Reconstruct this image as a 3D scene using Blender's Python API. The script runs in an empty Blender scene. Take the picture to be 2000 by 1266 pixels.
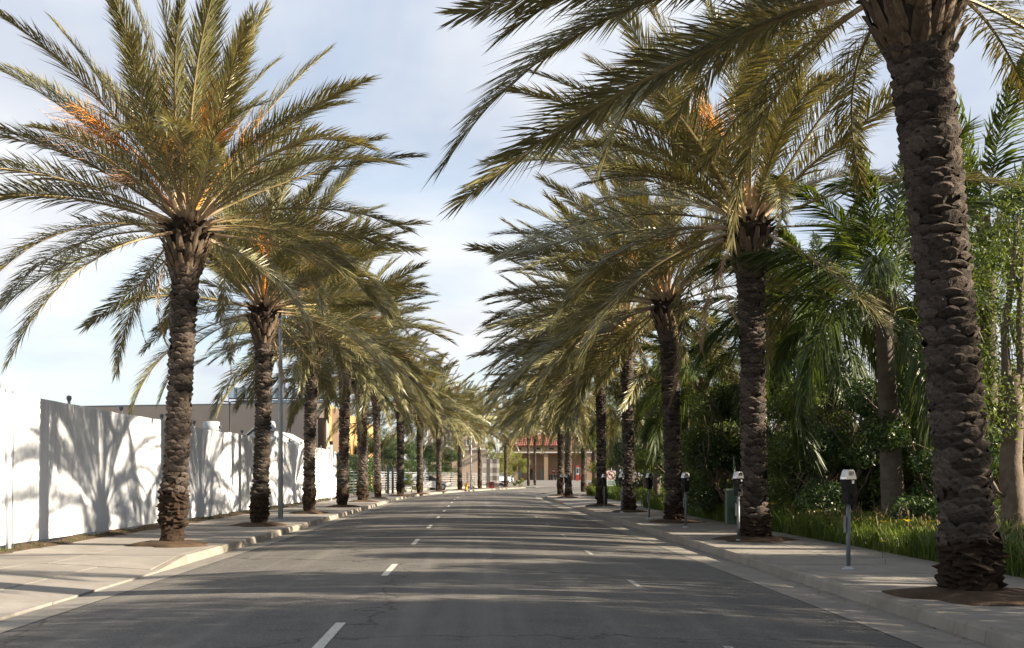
import bpy, math, random
import numpy as np
from mathutils import Vector, Matrix, Euler
R = math.radians
random.seed(7)
sc = bpy.context.scene
col = sc.collection
# ------------------------------------------------------------------ camera, sky, sun, exposure
F = 2200.0                     # focal length in photo pixels (photo is 2000 wide)
CAMZ = 1.55
cam = bpy.data.cameras.new('camera'); cam_o = bpy.data.objects.new('camera', cam); col.objects.link(cam_o)
cam.lens = F / 2000 * 36; cam.sensor_width = 36; cam.clip_end = 6000; cam.clip_start = 0.1
cam.shift_x = 0.035; cam.shift_y = 0.1485
cam_o.location = (0, 0, CAMZ); cam_o.rotation_euler = (R(90), 0, 0)
cam.dof.use_dof = True; cam.dof.focus_distance = 22; cam.dof.aperture_fstop = 8.0
sc.camera = cam_o
SUN_EL, SUN_BACK = R(23), R(9)
sd = Vector((math.cos(SUN_EL) * math.cos(SUN_BACK), -math.cos(SUN_EL) * math.sin(SUN_BACK), math.sin(SUN_EL)))
w = bpy.data.worlds.new('World'); sc.world = w; w.use_nodes = True
nt = w.node_tree; N = nt.nodes; LK = nt.links; N.clear()
wo = N.new('ShaderNodeOutputWorld'); bg = N.new('ShaderNodeBackground'); LK.new(bg.outputs[0], wo.inputs[0])
sky = N.new('ShaderNodeTexSky'); sky.sky_type = 'NISHITA'; sky.sun_disc = False
sky.sun_elevation = SUN_EL; sky.sun_rotation = math.atan2(sd.x, sd.y); sky.dust_density = 0.6; sky.air_density = 1.0
tc = N.new('ShaderNodeTexCoord'); sep = N.new('ShaderNodeSeparateXYZ'); LK.new(tc.outputs['Generated'], sep.inputs[0])
def wm(op, a, b):
    m = N.new('ShaderNodeMath'); m.operation = op
    for i, x in enumerate((a, b)):
        if isinstance(x, (int, float)): m.inputs[i].default_value = x
        elif x is not None: LK.new(x, m.inputs[i])
    return m.outputs[0]
zz = wm('ADD', wm('MAXIMUM', sep.outputs[2], 0.0), 0.22)
cmb = N.new('ShaderNodeCombineXYZ'); LK.new(wm('DIVIDE', sep.outputs[0], zz), cmb.inputs[0]); LK.new(wm('DIVIDE', sep.outputs[1], zz), cmb.inputs[1])
ns = N.new('ShaderNodeTexNoise'); ns.inputs['Scale'].default_value = 1.15; ns.inputs['Detail'].default_value = 8; ns.inputs['Roughness'].default_value = 0.52; ns.inputs['Distortion'].default_value = 0.5
mp = N.new('ShaderNodeMapping'); mp.inputs['Location'].default_value = (9.1, 2.6, 0.0); LK.new(cmb.outputs[0], mp.inputs[0]); LK.new(mp.outputs[0], ns.inputs['Vector'])
cr = N.new('ShaderNodeValToRGB'); cr.color_ramp.elements[0].position = 0.38; cr.color_ramp.elements[1].position = 0.58; cr.color_ramp.elements[0].color = (.52, .52, .52, 1); LK.new(ns.outputs['Fac'], cr.inputs[0])
ns2 = N.new('ShaderNodeTexNoise'); ns2.inputs['Scale'].default_value = 1.25; ns2.inputs['Detail'].default_value = 6; LK.new(mp.outputs[0], ns2.inputs['Vector'])
ccr = N.new('ShaderNodeValToRGB'); ccr.color_ramp.elements[0].position = 0.36; ccr.color_ramp.elements[0].color = (2.95, 3.22, 3.75, 1); ccr.color_ramp.elements[1].position = 0.62; ccr.color_ramp.elements[1].color = (4.75, 4.78, 4.85, 1); LK.new(ns2.outputs['Fac'], ccr.inputs[0])
mx = N.new('ShaderNodeMixRGB'); LK.new(cr.outputs[0], mx.inputs[0]); LK.new(sky.outputs[0], mx.inputs[1]); LK.new(ccr.outputs[0], mx.inputs[2])
LK.new(mx.outputs[0], bg.inputs[0]); bg.inputs[1].default_value = 0.06
sl = bpy.data.lights.new('sun', 'SUN'); sl.energy = 5.0; sl.angle = R(0.53); sl.color = (1.0, 0.84, 0.63)
so = bpy.data.objects.new('sun', sl); col.objects.link(so); so.rotation_euler = (-sd).to_track_quat('-Z', 'Y').to_euler(); so.location = sd * 100
sc.view_settings.view_transform = 'Standard'; sc.view_settings.look = 'None'; sc.view_settings.gamma = 1; sc.view_settings.exposure = 1.9
sc.cycles.use_denoising = True
sc.cycles.max_bounces = 6; sc.cycles.transparent_max_bounces = 8
# ------------------------------------------------------------------ materials
def mat(name, c1, c2=None, scale=8, rough=0.8, bump=0.0, bscale=None, spec=0.25, metal=0.0, detail=5, coords='Object', rnd=0.0, isl=0.0, transl=0.0, tcol=None, spots=None, streak=None, crack=False):
    m = bpy.data.materials.new(name); m.use_nodes = True
    t = m.node_tree; n = t.nodes; l = t.links
    b = n['Principled BSDF']; b.inputs['Roughness'].default_value = rough; b.inputs['Metallic'].default_value = metal
    b.inputs['Specular IOR Level'].default_value = spec
    c2 = c2 or c1
    co = n.new('ShaderNodeTexCoord')
    nz = n.new('ShaderNodeTexNoise'); nz.inputs['Scale'].default_value = scale; nz.inputs['Detail'].default_value = detail; nz.inputs['Roughness'].default_value = 0.65
    geo = n.new('ShaderNodeNewGeometry')
    vec = geo.outputs['Position'] if coords == 'World' else co.outputs['Object']
    l.new(vec, nz.inputs['Vector'])
    rp = n.new('ShaderNodeValToRGB'); rp.color_ramp.elements[0].position = 0.32; rp.color_ramp.elements[1].position = 0.68
    rp.color_ramp.elements[0].color = (*c1, 1); rp.color_ramp.elements[1].color = (*c2, 1)
    l.new(nz.outputs['Fac'], rp.inputs[0]); out = rp.outputs[0]
    if rnd or isl:
        oi = n.new('ShaderNodeObjectInfo')
        ad = n.new('ShaderNodeMath'); ad.operation = 'ADD'; l.new(oi.outputs['Random'], ad.inputs[0])
        if isl: l.new(geo.outputs['Random Per Island'], ad.inputs[1])
        else: ad.inputs[1].default_value = 0
        fr = n.new('ShaderNodeMath'); fr.operation = 'FRACT'; l.new(ad.outputs[0], fr.inputs[0])
        mr = n.new('ShaderNodeMapRange'); k = max(rnd, isl); mr.inputs['To Min'].default_value = 1 - k; mr.inputs['To Max'].default_value = 1 + k; l.new(fr.outputs[0], mr.inputs['Value'])
        hs = n.new('ShaderNodeHueSaturation'); l.new(mr.outputs[0], hs.inputs['Value']); l.new(out, hs.inputs['Color']); out = hs.outputs[0]
    if spots:                       # (scale, threshold, colour, strength): stains, patches with their own shape
        for (ss, th, scol, st) in spots:
            n2 = n.new('ShaderNodeTexNoise'); n2.inputs['Scale'].default_value = ss; n2.inputs['Detail'].default_value = 6; l.new(vec, n2.inputs['Vector'])
            r2 = n.new('ShaderNodeValToRGB'); r2.color_ramp.elements[0].position = th; r2.color_ramp.elements[1].position = min(1, th + 0.12)
            r2.color_ramp.elements[1].color = (st, st, st, 1); l.new(n2.outputs['Fac'], r2.inputs[0])
            mm = n.new('ShaderNodeMixRGB'); l.new(r2.outputs[0], mm.inputs[0]); l.new(out, mm.inputs[1]); mm.inputs[2].default_value = (*scol, 1); out = mm.outputs[0]
    if streak:                      # rain streaks: (colour, strength)
        mpp = n.new('ShaderNodeMapping'); mpp.inputs['Scale'].default_value = streak[2] if len(streak) > 2 else (1, 9, .35); l.new(geo.outputs['Position'], mpp.inputs[0])
        n4 = n.new('ShaderNodeTexNoise'); n4.inputs['Scale'].default_value = 2.2; n4.inputs['Detail'].default_value = 5; l.new(mpp.outputs[0], n4.inputs['Vector'])
        r4 = n.new('ShaderNodeValToRGB'); r4.color_ramp.elements[0].position = .5; r4.color_ramp.elements[1].position = .75; r4.color_ramp.elements[1].color = (streak[1],) * 3 + (1,); l.new(n4.outputs['Fac'], r4.inputs[0])
        m4 = n.new('ShaderNodeMixRGB'); l.new(r4.outputs[0], m4.inputs[0]); l.new(out, m4.inputs[1]); m4.inputs[2].default_value = (*streak[0], 1); out = m4.outputs[0]
    if crack:
        nd = n.new('ShaderNodeTexNoise'); nd.inputs['Scale'].default_value = 1.3; nd.inputs['Detail'].default_value = 6; l.new(geo.outputs['Position'], nd.inputs['Vector'])
        va = n.new('ShaderNodeVectorMath'); va.operation = 'MULTIPLY_ADD'; l.new(nd.outputs['Color'], va.inputs[0]); va.inputs[1].default_value = (1.6, 1.6, 0); l.new(geo.outputs['Position'], va.inputs[2])
        vo = n.new('ShaderNodeTexVoronoi'); vo.feature = 'DISTANCE_TO_EDGE'; vo.inputs['Scale'].default_value = .16; l.new(va.outputs[0], vo.inputs['Vector'])
        r5 = n.new('ShaderNodeValToRGB'); r5.color_ramp.elements[0].position = 0; r5.color_ramp.elements[0].color = (.75, .75, .75, 1); r5.color_ramp.elements[1].position = .006; r5.color_ramp.elements[1].color = (0, 0, 0, 1); l.new(vo.outputs['Distance'], r5.inputs[0])
        m5 = n.new('ShaderNodeMixRGB'); l.new(r5.outputs[0], m5.inputs[0]); l.new(out, m5.inputs[1]); m5.inputs[2].default_value = (.025, .024, .023, 1); out = m5.outputs[0]
    l.new(out, b.inputs['Base Color'])
    if bump:
        n3 = n.new('ShaderNodeTexNoise'); n3.inputs['Scale'].default_value = bscale or scale * 3; n3.inputs['Detail'].default_value = 4; l.new(vec, n3.inputs['Vector'])
        bp = n.new('ShaderNodeBump'); bp.inputs['Strength'].default_value = bump; bp.inputs['Distance'].default_value = 0.02; l.new(n3.outputs['Fac'], bp.inputs['Height']); l.new(bp.outputs[0], b.inputs['Normal'])
    if transl:
        tr = n.new('ShaderNodeBsdfTranslucent'); hs2 = n.new('ShaderNodeMixRGB'); hs2.blend_type = 'MULTIPLY'; hs2.inputs[0].default_value = 1
        l.new(out, hs2.inputs[1]); hs2.inputs[2].default_value = (*(tcol or (1.6, 1.5, .7)), 1); l.new(hs2.outputs[0], tr.inputs[0])
        mxs = n.new('ShaderNodeMixShader'); mxs.inputs[0].default_value = transl
        l.new(b.outputs[0], mxs.inputs[1]); l.new(tr.outputs[0], mxs.inputs[2]); l.new(mxs.outputs[0], n['Material Output'].inputs[0])
    return m
M = {}
M['asphalt'] = mat('asphalt', (0.08409, 0.08185, 0.07973), (0.1176, 0.1129, 0.1073), 1.1, .92, .7, 60, coords='World', spots=[(34, .54, (0.1924, 0.1834, 0.1729), .6), (42, .57, (0.02494, 0.0247, 0.02611), .7), (90, .55, (0.1711, 0.1658, 0.1588), .5), (.35, .56, (0.07839, 0.0762, 0.07409), .6), (3.2, .62, (0.06058, 0.05927, 0.05856), .5)], streak=((0.1578, 0.1512, 0.1411), .9, (1.12, 0.0252, 1.008)), crack=True)
M['lot'] = mat('lot asphalt', (0.1152, 0.1116, 0.1044), (0.144, 0.1404, 0.1332), .8, .92, .3, 60, coords='World')
M['concrete'] = mat('concrete', (0.1852, 0.175, 0.1632), (0.2401, 0.2275, 0.2115), 1.6, .88, .25, 60, coords='World', rnd=.07, spots=[(4.5, .62, (0.1372, 0.1295, 0.1187), .5), (38, .66, (0.1372, 0.126, 0.1187), .5), (1.1, .60, (0.1612, 0.1505, 0.1373), .6)])
M['gutter'] = mat('gutter concrete', (0.1691, 0.161, 0.149), (0.2335, 0.2214, 0.2013), 1.8, .9, .25, 50, coords='World', rnd=.06, spots=[(6, .58, (0.1288, 0.1208, 0.1111), .6), (40, .64, (0.09662, 0.08857, 0.08052), .5)])
M['curb'] = mat('curb concrete', (0.1872, 0.1728, 0.1512), (0.252, 0.234, 0.2052), 2.2, .88, .3, 60, coords='World', rnd=.08, spots=[(5, .58, (0.1584, 0.144, 0.126), .55), (45, .66, (0.108, 0.0972, 0.0864), .5)])
M['redcurb'] = mat('red painted curb', (0.225, 0.075, 0.06), (0.285, 0.15, 0.1275), 6, .85, .2, spots=[(9, .55, (0.2625, 0.2325, 0.21), .7)])
M['dirt'] = mat('dirt', (0.04165, 0.02678, 0.01666), (0.0833, 0.05474, 0.03451), 5, .95, .8, 40, coords='World', spots=[(25, .6, (0.0357, 0.02261, 0.01428), .6), (60, .66, (0.1666, 0.1309, 0.0952), .5)])
M['soil'] = mat('dark soil', (.05, .036, .022), (.09, .065, .04), 4, .95, .6, 30, coords='World')
M['ground'] = mat('ground', (0.128, 0.112, 0.092), (0.168, 0.152, 0.128), .5, .95, coords='World')
M['paint'] = mat('road paint', (0.4111, 0.4044, 0.3779), (0.4906, 0.484, 0.4575), 14, .8, .2, 90, coords='World', spots=[(26, .56, (0.1326, 0.1293, 0.1227), .75), (7, .6, (0.2652, 0.2586, 0.2453), .6)])
M['paintworn'] = mat('worn road paint', (.27, .265, .25), (.38, .375, .355), 14, .85, .2, 90, coords='World', spots=[(22, .48, (.12, .118, .113), .85)])
M['wallwhite'] = mat('white painted sheet metal', (.55, .585, .64), (.63, .66, .705), 2.2, .55, .06, 8, spec=.3, rnd=.035, spots=[(3.2, .64, (.55, .55, .53), .35), (26, .715, (.3, .26, .2), .5)], streak=((.42, .42, .41), .6))  # white paint tinted blue to carry the skylight tone of its shaded parts
M['white'] = mat('white paint', (0.629, 0.629, 0.6205), (0.68, 0.68, 0.6715), 3, .6)
M['bark'] = mat('palm bark', (0.02232, 0.0168, 0.0132), (0.04836, 0.0376, 0.02992), 9, .95, .9, 45, spots=[(20, .58, (0.02604, 0.0192, 0.01408), .7)])
M['scar'] = mat('palm leaf scars', (0.04027, 0.03143, 0.0254), (0.1073, 0.08855, 0.0762), 2.6, .93, .9, 10, rnd=.45, isl=.45, spots=[(4, .55, (0.01503, 0.01086, 0.008256), .8)])
M['root'] = mat('palm root mass', (0.018, 0.0114, 0.0072), (0.042, 0.027, 0.0168), 12, .97, 1.0, 50)
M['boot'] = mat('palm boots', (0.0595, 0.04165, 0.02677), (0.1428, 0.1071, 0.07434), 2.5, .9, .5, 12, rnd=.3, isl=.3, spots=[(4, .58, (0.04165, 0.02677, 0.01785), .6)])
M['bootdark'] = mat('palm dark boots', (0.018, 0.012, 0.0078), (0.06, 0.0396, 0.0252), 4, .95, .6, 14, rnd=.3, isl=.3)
M['leaf'] = mat('date palm leaf', (.075, .080, .032), (.222, .212, .100), 1.2, .36, spec=.6, rnd=.38, isl=.45, transl=.14, tcol=(1.6, 1.3, .45))
M['rachis'] = mat('date palm rachis', (.17, .14, .06), (.26, .2, .1), 3, .55, spec=.35, rnd=.2)
M['petiole'] = mat('date palm petiole', (.33, .25, .16), (.42, .33, .22), 3, .6, rnd=.25)
M['dryleaf'] = mat('dry palm leaf', (.25, .18, .12), (.36, .27, .19), 3, .85, rnd=.2, isl=.25, transl=.15)
M['fruit'] = mat('fruit stalk orange', (.50, .19, .035), (.62, .29, .06), 6, .6, rnd=.2, isl=.25)
M['fruitdry'] = mat('fruit stalk dry', (.38, .2, .11), (.5, .31, .2), 6, .75, rnd=.2, isl=.25)
M['qleaf'] = mat('queen palm leaf', (.032, .060, .018), (.068, .098, .030), 2, .5, spec=.4, rnd=.2, isl=.35, transl=.33, tcol=(1.7, 1.5, .4))
M['qtrunk'] = mat('queen palm trunk', (0.075, 0.06187, 0.05063), (0.12, 0.1013, 0.08625), 4, .9, .5, 25, spots=[(7, .6, (0.045, 0.03563, 0.02812), .5)])
M['qrachis'] = mat('queen palm rachis', (.14, .15, .06), (.22, .2, .09), 3, .5, rnd=.2)
M['bush'] = mat('shrub leaf', (0.05175, 0.08625, 0.0253), (0.115, 0.1495, 0.046), .9, .5, spec=.35, rnd=.2, isl=.4, transl=.3, tcol=(1.84, 1.725, 0.575))
M['bush2'] = mat('dark glossy leaf', (0.02673, 0.05468, 0.01944), (0.06075, 0.1033, 0.03402), .9, .4, spec=.4, rnd=.2, isl=.4, transl=.2)
M['bush3'] = mat('yellow green leaf', (.10, .13, .03), (.17, .18, .045), .9, .5, spec=.35, rnd=.2, isl=.35, transl=.35)
M['twig'] = mat('dry twigs', (.10, .075, .045), (.17, .125, .075), 3, .9, isl=.35, rnd=.1)
M['wood'] = mat('tree bark', (0.08, 0.06, 0.044), (0.152, 0.12, 0.092), 6, .92, .6, 20)
M['paper'] = mat('pale peeling bark', (0.09216, 0.07104, 0.05568), (0.1613, 0.1306, 0.1056), 3, .9, .6, 14, spots=[(5, .6, (0.04992, 0.03648, 0.02688), .6)])
M['grass'] = mat('long grass', (.05, .088, .015), (.105, .145, .03), .7, .5, spec=.35, coords='World', isl=.4, transl=.3, tcol=(1.5, 1.5, .4))
M['seed'] = mat('grass seed head', (.22, .16, .08), (.3, .23, .12), 4, .9, isl=.3)
M['yellow'] = mat('yellow petal', (.72, .52, .02), (.78, .6, .04), 5, .5, transl=.3, tcol=(1, 1, 1))
M['silver'] = mat('cast silver metal', (.58, .6, .62), (.68, .69, .7), 12, .38, metal=.85, spec=.5)
M['meter'] = mat('dark meter housing', (0.00864, 0.00864, 0.0096), (0.0144, 0.0144, 0.01584), 10, .65, .1, spec=.2)
M['galv'] = mat('galvanised steel', (.30, .33, .35), (.40, .43, .45), 7, .5, metal=.15)
M['greypost'] = mat('grey painted steel', (.13, .14, .155), (.17, .18, .195), 8, .55)
M['meterpost'] = mat('meter post steel', (.15, .165, .18), (.2, .215, .23), 8, .5, metal=.3)
M['black'] = mat('black steel', (.02, .02, .022), None, 5, .5)
M['glass'] = mat('dark glass', (.015, .02, .025), (.02, .03, .035), 3, .08, spec=.8)
M['screen'] = mat('meter window', (.05, .055, .06), None, 3, .15, spec=.7)
M['beige'] = mat('taupe stucco', (0.3603, 0.3004, 0.2457), (0.4041, 0.3386, 0.2785), .5, .92, .15, 20, spots=[(.6, .6, (0.3276, 0.2731, 0.2238), .5)])
M['sunlit_tan'] = mat('warm cream stucco', (0.336, 0.2, 0.08), (0.384, 0.24, 0.104), .6, .92, .15, 20)  # orange sunlight on the warehouse side wall is put into this stucco colour
M['bluepanel'] = mat('blue grey panel', (.22, .32, .40), (.28, .38, .46), .8, .3, spec=.6, rnd=.08)
M['shop'] = mat('tan stucco', (0.272, 0.188, 0.12), (0.304, 0.216, 0.14), .5, .92, .1, 20)
M['shopdark'] = mat('brown trim', (.24, .15, .09), (.28, .18, .11), 2, .8)
M['tile'] = mat('clay roof tile', (0.1632, 0.0578, 0.0374), (0.2584, 0.1156, 0.0816), 2.5, .85, isl=.25)
M['red'] = mat('red paint', (0.34, 0.02975, 0.0238), (0.391, 0.0425, 0.034), 4, .45)
M['orangeh'] = mat('yellow hydrant paint', (.60, .30, .03), (.68, .36, .05), 8, .5)
M['greyplaid'] = mat('mid grey panel', (.27, .265, .255), (.31, .30, .29), 3, .7)
M['darkplaid'] = mat('dark grey panel', (.10, .092, .085), (.125, .115, .105), 3, .7)
M['lightplaid'] = mat('pale grey panel', (0.4675, 0.459, 0.4335), (0.51, 0.5015, 0.476), 3, .7)
M['greygreen'] = mat('pale green cabinet', (0.0882, 0.1344, 0.1008), (0.105, 0.1512, 0.1176), 3, .6)
M['carwhite'] = mat('white car paint', (.62, .63, .65), None, 3, .25, spec=.6)
M['carblue'] = mat('pale blue car paint', (.3, .37, .46), None, 3, .25, spec=.6)
M['tyre'] = mat('tyre', (.02, .02, .02), None, 3, .8)
M['greenplate'] = mat('green white plate', (.42, .55, .48), (.5, .62, .55), 3, .6)
M['sea'] = mat('pale teal glass', (.12, .2, .21), (.2, .28, .28), .8, .15, spec=.7)
M['debris'] = mat('leaf litter', (.10, .06, .035), (.22, .15, .09), 3, .9, isl=.4)
# ------------------------------------------------------------------ helpers
class MB:
    def __init__(s): s.v = []; s.f = []; s.m = []
    def face(s, pts, m=0):
        k = len(s.v); s.v += [tuple(p) for p in pts]; s.f.append(tuple(range(k, k + len(pts)))); s.m.append(m)
    def box(s, c, d, m=0, rot=None, taper=1.0):
        hx, hy, hz = d[0] / 2, d[1] / 2, d[2] / 2; k = len(s.v); c = Vector(c)
        for z in (-1, 1):
            t = taper if z > 0 else 1
            for x, y in ((-1, -1), (1, -1), (1, 1), (-1, 1)):
                p = Vector((x * hx * t, y * hy * t, z * hz))
                if rot: p = rot @ p
                s.v.append(tuple(c + p))
        for q in ((3, 2, 1, 0), (4, 5, 6, 7), (0, 1, 5, 4), (1, 2, 6, 5), (2, 3, 7, 6), (3, 0, 4, 7)):
            s.f.append(tuple(k + i for i in q)); s.m.append(m)
        return s
    def tube(s, pts, rad, seg=8, m=0, cap=True, flat=1.0):
        pts = [Vector(p) for p in pts]; n = len(pts); k = len(s.v)
        up = Vector((0, 0, 1))
        for i, p in enumerate(pts):
            t = (pts[min(i + 1, n - 1)] - pts[max(i - 1, 0)]).normalized()
            a = t.cross(up if abs(t.z) < .95 else Vector((0, 1, 0))).normalized(); b = a.cross(t)
            r = rad[i] if isinstance(rad, (list, tuple)) else rad
            for j in range(seg):
                q = 2 * math.pi * j / seg
                s.v.append(tuple(p + a * r * math.cos(q) + b * r * flat * math.sin(q)))
        for i in range(n - 1):
            for j in range(seg):
                j2 = (j + 1) % seg
                s.f.append((k + i * seg + j, k + i * seg + j2, k + (i + 1) * seg + j2, k + (i + 1) * seg + j)); s.m.append(m)
        if cap:
            s.f.append(tuple(k + j for j in reversed(range(seg)))); s.m.append(m)
            s.f.append(tuple(k + (n - 1) * seg + j for j in range(seg))); s.m.append(m)
        return s
    def lathe(s, prof, c=(0, 0, 0), seg=16, m=0):
        return s.tube([(c[0], c[1], c[2] + z + i * 1e-5) for i, (r, z) in enumerate(prof)], [max(r, .0005) for r, z in prof], seg, m)
    def prism(s, poly, y0, y1, m=0, axis='y'):
        def P(a, b, y): return (a, y, b) if axis == 'y' else ((y, a, b) if axis == 'x' else (a, b, y))
        n = len(poly); k = len(s.v)
        s.v += [P(a, b, y0) for a, b in poly] + [P(a, b, y1) for a, b in poly]
        s.f.append(tuple(k + i for i in range(n))); s.m.append(m); s.f.append(tuple(k + n + i for i in reversed(range(n)))); s.m.append(m)
        for i in range(n):
            j = (i + 1) % n; s.f.append((k + j, k + i, k + n + i, k + n + j)); s.m.append(m)
        return s
    def add(s, me_v, me_f, mtx, m=0):
        k = len(s.v); s.v += [tuple(mtx @ Vector(p)) for p in me_v]; s.f += [tuple(k + i for i in f) for f in me_f]; s.m += [m] * len(me_f)
    def mesh(s, name, mats, smooth=False):
        me = bpy.data.meshes.new(name); me.from_pydata(s.v, [], s.f)
        for x in (mats if isinstance(mats, (list, tuple)) else [mats]): me.materials.append(M[x])
        me.polygons.foreach_set('material_index', s.m)
        if smooth: me.polygons.foreach_set('use_smooth', [True] * len(s.f))
        me.update(); return me
    def build(s, name, mats, parent=None, smooth=False, loc=None):
        return obj(name, s.mesh(name, mats, smooth), parent, Matrix.Translation(loc) if loc else None)
def obj(name, me, parent=None, mtx=None):
    o = bpy.data.objects.new(name, me); col.objects.link(o)
    if mtx is not None: o.matrix_basis = mtx
    if parent is not None: o.parent = parent
    return o
def tag(o, label, cat, group=None):
    o['label'] = label; o['category'] = cat
    if group: o['group'] = group
    return o
def thing(name, label, cat, loc=(0, 0, 0), rz=0, group=None):
    o = bpy.data.objects.new(name, None); col.objects.link(o); o.location = loc; o.rotation_euler = (0, 0, rz); o.empty_display_size = .2
    return tag(o, label, cat, group)
def struct(o): o['kind'] = 'structure'; return o
def stuff(o): o['kind'] = 'stuff'; return o
def grid_mesh(name, fn, nu, nv, m):
    b = MB()
    b.v = [tuple(fn(i / nu, j / nv)) for j in range(nv + 1) for i in range(nu + 1)]
    b.f = [(j * (nu + 1) + i, j * (nu + 1) + i + 1, (j + 1) * (nu + 1) + i + 1, (j + 1) * (nu + 1) + i) for j in range(nv) for i in range(nu)]
    b.m = [0] * len(b.f); return b.mesh(name, m, True)
def np_mesh(name, verts, faces, m):
    me = bpy.data.meshes.new(name); nf, k = faces.shape
    me.vertices.add(len(verts)); me.vertices.foreach_set('co', verts.astype(np.float32).ravel())
    me.loops.add(nf * k); me.loops.foreach_set('vertex_index', faces.astype(np.int32).ravel())
    me.polygons.add(nf); me.polygons.foreach_set('loop_start', np.arange(0, nf * k, k, dtype=np.int32)); me.polygons.foreach_set('loop_total', np.full(nf, k, np.int32))
    me.materials.append(M[m]); me.update(); me.validate(); return me
def lerp(a, b, t): return a + (b - a) * t
def sm(a, b, x):
    t = max(0, min(1, (x - a) / (b - a))); return t * t * (3 - 2 * t)
def PX(px, y): return (px - 930) / F * y             # metres right of the road axis for a photo column at depth y
def PZ(py, y): return CAMZ - (py - 930) / F * y      # height for a photo row at depth y
# road axis: straight, then a gentle bend to the right
RC, S0 = 215.0, 70.0
def road(s, off, z=0.0):
    if s <= S0: return Vector((off, s, z))
    th = (s - S0) / RC
    return Vector((RC - (RC - off) * math.cos(th), S0 + (RC - off) * math.sin(th), z))
def crown(off): return .02 + .10 * (1 - min(1, abs((off + .32) / 4.3)) ** 2)
AL, AR = -4.62, 3.97       # asphalt edges
CL, CR = -5.10, 4.70       # kerb faces
WALK = .15
# ------------------------------------------------------------------ ground and road
b = MB(); b.face([(-2500, -1500, -.06), (2500, -1500, -.06), (2500, 4000, -.06), (-2500, 4000, -.06)])
struct(b.build('ground', 'ground'))
ROAD = obj('road', grid_mesh('road', lambda u, v: (lambda s, o: road(s, o, crown(o)))(lerp(-14, 175, v), lerp(AL, AR, u)), 24, 120, 'asphalt')); struct(ROAD)
def strip(name, s0, s1, o0, o1, z0, z1, m, n=None, parent=None):
    n = n or max(2, int((s1 - s0) / 2.5))
    o = obj(name, grid_mesh(name, lambda u, v: road(lerp(s0, s1, v), lerp(o0, o1, u), lerp(z0, z1, u)), 2, n, m), parent)
    if parent is None: struct(o)
    return o
GUT = struct(thing('gutter', '', '')); del GUT['label'], GUT['category']
gl = -14
while gl < 150:      # gutter pans in 6 m pours with open joints
    strip('gutter_pan', gl + .006, min(gl + 6.09, 150) - .006, CL, AL - .004, .0, .024, 'gutter', 4, GUT)
    if gl < 86: strip('gutter_pan', gl + .006, gl + 6.094, AR + .004, CR, .024, 0, 'gutter', 4, GUT)
    gl += 6.1
strip('gutter_bed', -14, 150, CL - .1, AL + .05, -.03, -.01, 'soil'); strip('gutter_bed', -14, 86, AR - .05, CR + .1, -.01, -.03, 'soil')
def marking(name, s0, s1, o0, o1, pm='paint'):
    n = max(1, int((s1 - s0) / .5))
    nu = max(1, int(abs(o1 - o0) / .3))
    return obj(name, grid_mesh(name, lambda u, v: (lambda o: road(lerp(s0, s1, v), o, crown(o) + .005))(lerp(o0, o1, u)), nu, n, pm), ROAD)
s = 1.55
while s < 130:
    marking('lane_dash', s, s + 2.13, -1.37, -1.27); s += 7.32
s = 2.3
while s < 52:
    marking('parking_mark', s, s + 1.15, 2.11, 2.19, 'paintworn'); marking('parking_line', s + .55, s + .65, 2.205, 2.95, 'paintworn'); s += 6.2
# ------------------------------------------------------------------ kerbs
def kerb(parent, s0, s1, face, side, z0=WALK, z1=WALK, m='curb', step=3.05):
    """kerb stones from s0 to s1; side -1 = left kerb (walk lies at smaller offsets)"""
    s = s0
    while s < s1 - .05:
        e = min(s + step, s1); b = MB(); n = 3 if s > S0 else 1; g = .004
        for i in range(n):
            a, c = lerp(s + g, e - g, i / n), lerp(s + g, e - g, (i + 1) / n)
            for (p, q, cap0, cap1) in ((a, c, i == 0, i == n - 1),):
                def sec(t):
                    h = lerp(z0, z1, (t - s0) / (s1 - s0)) + random.uniform(-.002, .002)
                    return [road(t, face - side * .012, -.02), road(t, face + side * .010, max(h - .03, .004)), road(t, face + side * .035, h), road(t, face + side * .155, h + .003), road(t, face + side * .155, -.02)]
                A, B = sec(p), sec(q)
                for j in range(4): b.face([A[j], A[j + 1], B[j + 1], B[j]])
                if cap0: b.face(A)
                if cap1: b.face(B[::-1])
        b.build('curb_stone', m, parent); s = e
def bare(name):
    o = bpy.data.objects.new(name, None); col.objects.link(o); return struct(o)
KL = bare('left_curb'); KR = bare('right_curb')
kerb(KL, 18.2, 19.9, CL, -1, .025, WALK); kerb(KL, 19.9, 78.4, CL, -1); kerb(KL, 78.4, 79.8, CL, -1, WALK, .02); kerb(KL, 84.0, 85.4, CL, -1, .02, WALK); kerb(KL, 85.4, 150, CL, -1)
kerb(KR, -14, 51.2, CR, 1); kerb(KR, 51.2, 52.6, CR, 1, WALK, .05, 'redcurb'); kerb(KR, 61.6, 63.4, CR, 1, .06, WALK, 'redcurb'); kerb(KR, 63.4, 82, CR, 1)
# kerb return round the right corner
cc = road(82, CR + 5.5); b = MB()
for i in range(8):
    a0, a1 = R(180 - i * 14) , R(180 - (i + 1) * 14)
    def sec(a): return [Vector((cc.x + r * math.cos(a), cc.y + r * math.sin(a), z)) for r, z in ((5.51, -.02), (5.49, WALK - .03), (5.46, WALK), (5.34, WALK), (5.34, -.02))]
    A, B = sec(a0), sec(a1)
    for j in range(4): b.face([A[j], A[j + 1], B[j + 1], B[j]])
b.build('curb_return', 'curb', KR)
b = MB(); b.box((cc.x + 20, cc.y + 5.35, .065), (38, .15, .17)); b.build('curb_stone', 'curb', KR)
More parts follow.
